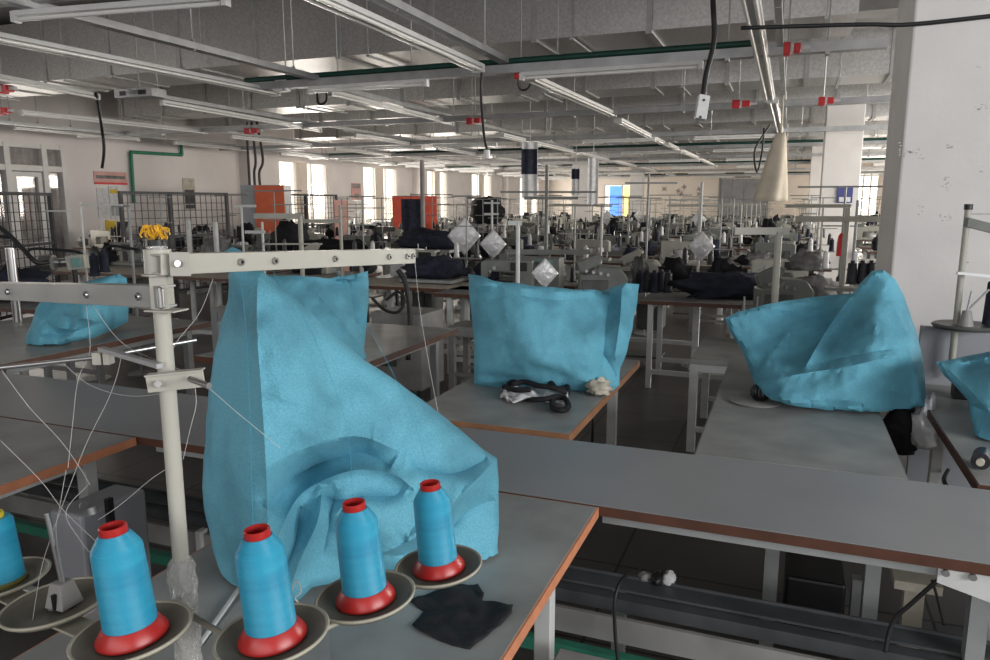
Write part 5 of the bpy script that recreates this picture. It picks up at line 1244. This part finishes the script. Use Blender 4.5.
# right cluster
tall(779, 232, 330, 4.7, 'cream thread stand with a long left arm right of centre', arm=[(735, 789, 231, .045)], m='machine_cream', r=.022)
tall(848, 208, 300, 5.2, 'cream thread stand with two wide arms near the column', arm=[(795, 884, 219, .04), (785, 850, 206, .025)], m='machine_cream', r=.02)
tall(858, 200, 285, 6.0, 'thin grey pole beside the near column', m='frame_grey', r=.012)
t6 = table('sewing_table', 'crowded table behind the upturned blue cover', -.15, .62-.12, 4.95+.62, 6.10, ZT, edge='frame_grey') if False else None
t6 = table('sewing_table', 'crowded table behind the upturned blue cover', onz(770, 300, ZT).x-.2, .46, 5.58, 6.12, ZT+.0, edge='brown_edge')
mc = copy_tree(mach[2], (-.02, 5.8, ZT+.001), .3, 'dark grey overlock machine on the crowded table behind the upturned cover'); del mc['group']
hh = copy_tree(heaps[2], (.22, 6.35, ZT+.002), .4, 'grey garments piled behind the upturned blue cover', 'x', (.7, .7, .9)); del hh['group']
hh = copy_tree(heaps[0], (-.45, 6.55, ZT+.002), .2, 'long navy garment pile on the strip left of the cream stand', 'x', (1.3, .8, .9)); del hh['group']
hh = copy_tree(heaps[1], (-.55, 7.4, ZT+.002), .9, 'black garment pile behind the diamond parcel', 'x', (.6, .6, .8)); del hh['group']
sb = tag(blob(atd(806, 262, 5.75), (.12, .07, .08), 41, .5).build('grey_cloth', 'grey_fabric', smooth='all'), 'light grey cloth on the machine behind the upturned cover', 'cloth')
for k, xx in enumerate((851, 861, 870)):
    c = copy_tree(cones[0], atd(xx, 284, 5.0), 0, 'black thread cone in a row of three beside the column, '+['left one', 'middle one', 'right one'][k], 'x', (1.15, 1.15, 1.0)); del c['group']
q = atd(860, 288, 5.0); pl = tag(MB().box((q.x-.22, q.y-.08, q.z-.02), (q.x+.16, q.y+.08, q.z+.002)).box((q.x-.01, q.y-.01, 0), (q.x+.01, q.y+.01, q.z-.02)).build('spool_shelf', 'machine_grey'), 'grey spool shelf carrying three black cones near the column', 'shelf')
q = atd(841, 256, 5.5)
rbt = thing('thread_cone', 'red thread cone on the spool shelf near the column', 'thread cone', q)
MB().lathe([(.035, 0), (.035, .10), (.028, .15), (.012, .17), (0, .17)], q, 16).build('wound_thread', 'red_plastic', rbt, smooth=True)
# spindles row
for k, xx in enumerate((744, 757, 772)):
    q = atd(xx, 305, 4.9); q.z = ZT
    tag(MB().cyl((q.x, q.y, .70), (q.x, q.y, .95), .006, n=8).build('steel_spindle', 'trough_light', smooth=True), 'bare steel spindle behind the upturned cover, %s of three' % ['left', 'middle', 'right'][k], 'spindle')
# left cluster behind the grey arm
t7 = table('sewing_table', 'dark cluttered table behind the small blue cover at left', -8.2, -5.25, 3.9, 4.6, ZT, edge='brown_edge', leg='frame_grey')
q = P(76, 264, 5.6)
lm = thing('control_unit', 'cream box with teal display above the small blue cover', 'control box', q)
MB().bar(P(68, 263, 5.6), P(87, 261, 5.6), .06, .11).build('case', 'machine_cream', lm, bevel=.006)
MB().bar(P(72, 263, 5.55), P(81, 262, 5.55), .01, .07).build('display', 'lcd_teal', lm)
MB().cyl(P(74, 268, 5.62), (P(74, 268, 5.62).x, P(74, 268, 5.62).y, ZT+.001), .02, n=8).build('stem', 'black_plastic', lm)
MB().cyl(P(40, 263, 5.6), P(68, 262, 5.6), .03, n=10).cyl(P(42, 263, 5.5), P(54, 263, 5.5), .06, n=14).build('mechanism', 'chrome', lm, smooth=True)
tall(10, 248, 330, 5.0, 'silver post at the left edge', m='chrome', r=.03)
cable([P(-8, 222, 5.2), P(8, 234, 5.2), P(22, 248, 5.2), P(36, 262, 5.2), P(48, 262, 5.3)], .016, 'thick dark hose curling at the left edge behind the grey arm')
cable([P(-8, 236, 5.2), P(14, 240, 5.2), P(8, 262, 5.2), P(-5, 275, 5.2)], .012, 'dark hose loop at the left edge')
cable([P(26, 255, 5.8), P(32, 249, 5.8), P(60, 250, 5.8), P(80, 253, 5.8), P(86, 262, 5.8)], .012, 'dark bent tube frame above the small blue cover')
cable([P(104, 268, 6.4), P(104, 252, 6.4), P(112, 246, 6.4), P(140, 250, 6.4)], .012, 'dark bent tube frame left of the ribbon tuft')
for k, (xx, yy) in enumerate(((95, 262), (105, 258))):
    q = P(xx, yy+14, 6.2); c = copy_tree(cones[2], q, 0, 'dark navy cone beside the cream control box, '+('left' if k == 0 else 'right')+' one', 'x', (1.3, 1.3, 1.2)); del c['group']
hh = copy_tree(heaps[0], (-6.0, 4.2, ZT+.002), .3, 'dark garments heaped behind the grey foreground arm', 'x', (1.2, 1, 1.2)); del hh['group']
# navy garments by the red board
def heap_at(x, y, D_, m, s, seed, label, drop=True):
    q = atd(x, y, D_); o = blob(q, s, seed, .35).build('garment_heap', m, smooth='all'); tag(o, label, 'garments')
    zb = q.z-s[2]*.8; tr = thing('garment_trolley', 'dark metal trolley under '+label.split(' of ')[0], 'trolley', (q.x, q.y, 0)); zb -= .002
    MB().box((q.x-s[0]*.9, q.y-s[1], zb-.03), (q.x+s[0]*.9, q.y+s[1], zb)).build('shelf', 'frame_grey', tr)
    for a in (-1, 1):
        for b in (-1, 1): MB().box((q.x+a*s[0]*.85-.015, q.y+b*s[1]*.9-.015, 0), (q.x+a*s[0]*.85+.015, q.y+b*s[1]*.9+.015, zb-.031)).build('leg', 'dark_metal', tr)
    return o
heap_at(430, 240, 9.2, 'navy_fabric', (.42, .25, .13), 51, 'rolled navy garments stacked above the end of the foreground arm')
heap_at(436, 268, 7.6, 'navy_fabric', (.32, .25, .12), 52, 'navy garments on the wooden table behind the foreground arm')
strip(401, 421, 199, 246, 14.5, 'navy_fabric', 'row of dark garments hanging in front of the red board', None, cord='dark_metal', cz=1.75)
heap_at(290, 238, 10, 'black_fabric', (.24, .2, .22), 54, 'black garment pile before the first bright window')
heap_at(330, 246, 9.6, 'black_fabric', (.5, .2, .08), 55, 'low black garments beside the pale pole')
heap_at(487, 212, 18, 'black_fabric', (.42, .2, .36), 56, 'black garments on a rack left of the centre poles')
# box cabinet left of centre cover under table: machine body
bx1 = P(405, 330, 5.7)
cbn = thing('machine_cabinet', 'pale grey machine cabinet under the wooden table left of the centre cover', 'cabinet', (bx1.x, bx1.y, 0))
MB().box((bx1.x-.30, bx1.y, .12), (bx1.x+.14, bx1.y+.4, ZT-.04)).build('body', 'trough_light', cbn, bevel=.01)
MB().box((bx1.x-.25, bx1.y-.012, .30), (bx1.x-.08, bx1.y-.001, .62)).build('door', 'machine_dark', cbn, bevel=.004)
for a in (-.27, .09): MB().cyl((bx1.x+a, bx1.y+.05, 0), (bx1.x+a, bx1.y+.05, .12), .025, n=10).build('foot', 'dark_metal', cbn)
cable([P(372, 298, 5.5), P(385, 310, 5.5), P(398, 312, 5.5), P(405, 300, 5.5), P(398, 292, 5.5), P(386, 300, 5.5)], .012, 'coiled dark hose hanging by the pale machine cabinet')
cable([P(398, 270, 5.6), P(406, 285, 5.6), P(410, 320, 5.6), P(408, 360, 5.6)], .02, 'dark hose dropping from the end of the foreground arm')
q = onz(411, 382, .05); tag(blob(q+Vector((0, 0, .05)), (.07, .06, .07), 61, .5).build('cloth_scrap', 'white_fabric', smooth='all'), 'crumpled white scrap on the dark floor beside the cabinet', 'cloth')
# grey machine cabinet below left table
a = onY(36, 480, 1.45); b = onY(110, 500, 1.45)
mcab = thing('machine_cabinet', 'grey metal machine cabinet under the left foreground table', 'cabinet', ((a.x+b.x)/2, 1.5, 0))
MB().box((a.x, 1.48, .05), (b.x-.16, 1.72, .64)).build('body', 'partition_grey', mcab, bevel=.01)
MB().cyl((a.x+.2, 1.47, .665), (b.x-.10, 1.47, .685), .014, n=12).cyl((a.x+.1, 1.52, .655), (b.x-.2, 1.52, .655), .014, n=12).build('shaft', 'steel_rail', mcab, smooth=True)
MB().box((b.x-.085, 1.5, 0), (b.x-.07, 1.52, .70)).build('side_rod', 'black_plastic', mcab)
# white L brackets under strip at left of the pole
for k, (x, y) in enumerate(((192, 535), (170, 575))):
    q = onz(x, y, .30 if k == 0 else .26); lbk = MB(); lbk.box((q.x-.08, q.y-.02, .20), (q.x+.06, q.y+.02, .225)).box((q.x+.035, q.y-.02, .226), (q.x+.06, q.y+.02, .33)); lbk.box((q.x+.035, q.y-.015, 0), (q.x+.06, q.y+.015, .199))
    tag(lbk.build('angle_bracket', 'frame_white', bevel=.002), 'white angle bracket under the strip behind the foreground pole, '+('upper' if k == 0 else 'lower')+' one', 'bracket')

# ---- tell look-alikes of one group apart by their place in the row
bpy.context.view_layer.update()
def places(n):
    w_ = ['second', 'third', 'fourth', 'fifth', 'sixth', 'seventh', 'eighth', 'ninth', 'tenth', 'eleventh']
    return ['leftmost'] + (['%s from left' % w_[i] for i in range(n-2)]) + ['rightmost']
by = {}
for o in bpy.data.objects:
    if o.parent is None and 'label' in o and 'group' in o: by.setdefault((o['group'], o['label']), []).append(o)
for (g, l), os_ in by.items():
    if 1 < len(os_) <= 11:
        os_.sort(key=lambda o: pxof(o.matrix_world.translation)[0])
        for o, w_ in zip(os_, places(len(os_))): o['label'] = l+', '+w_
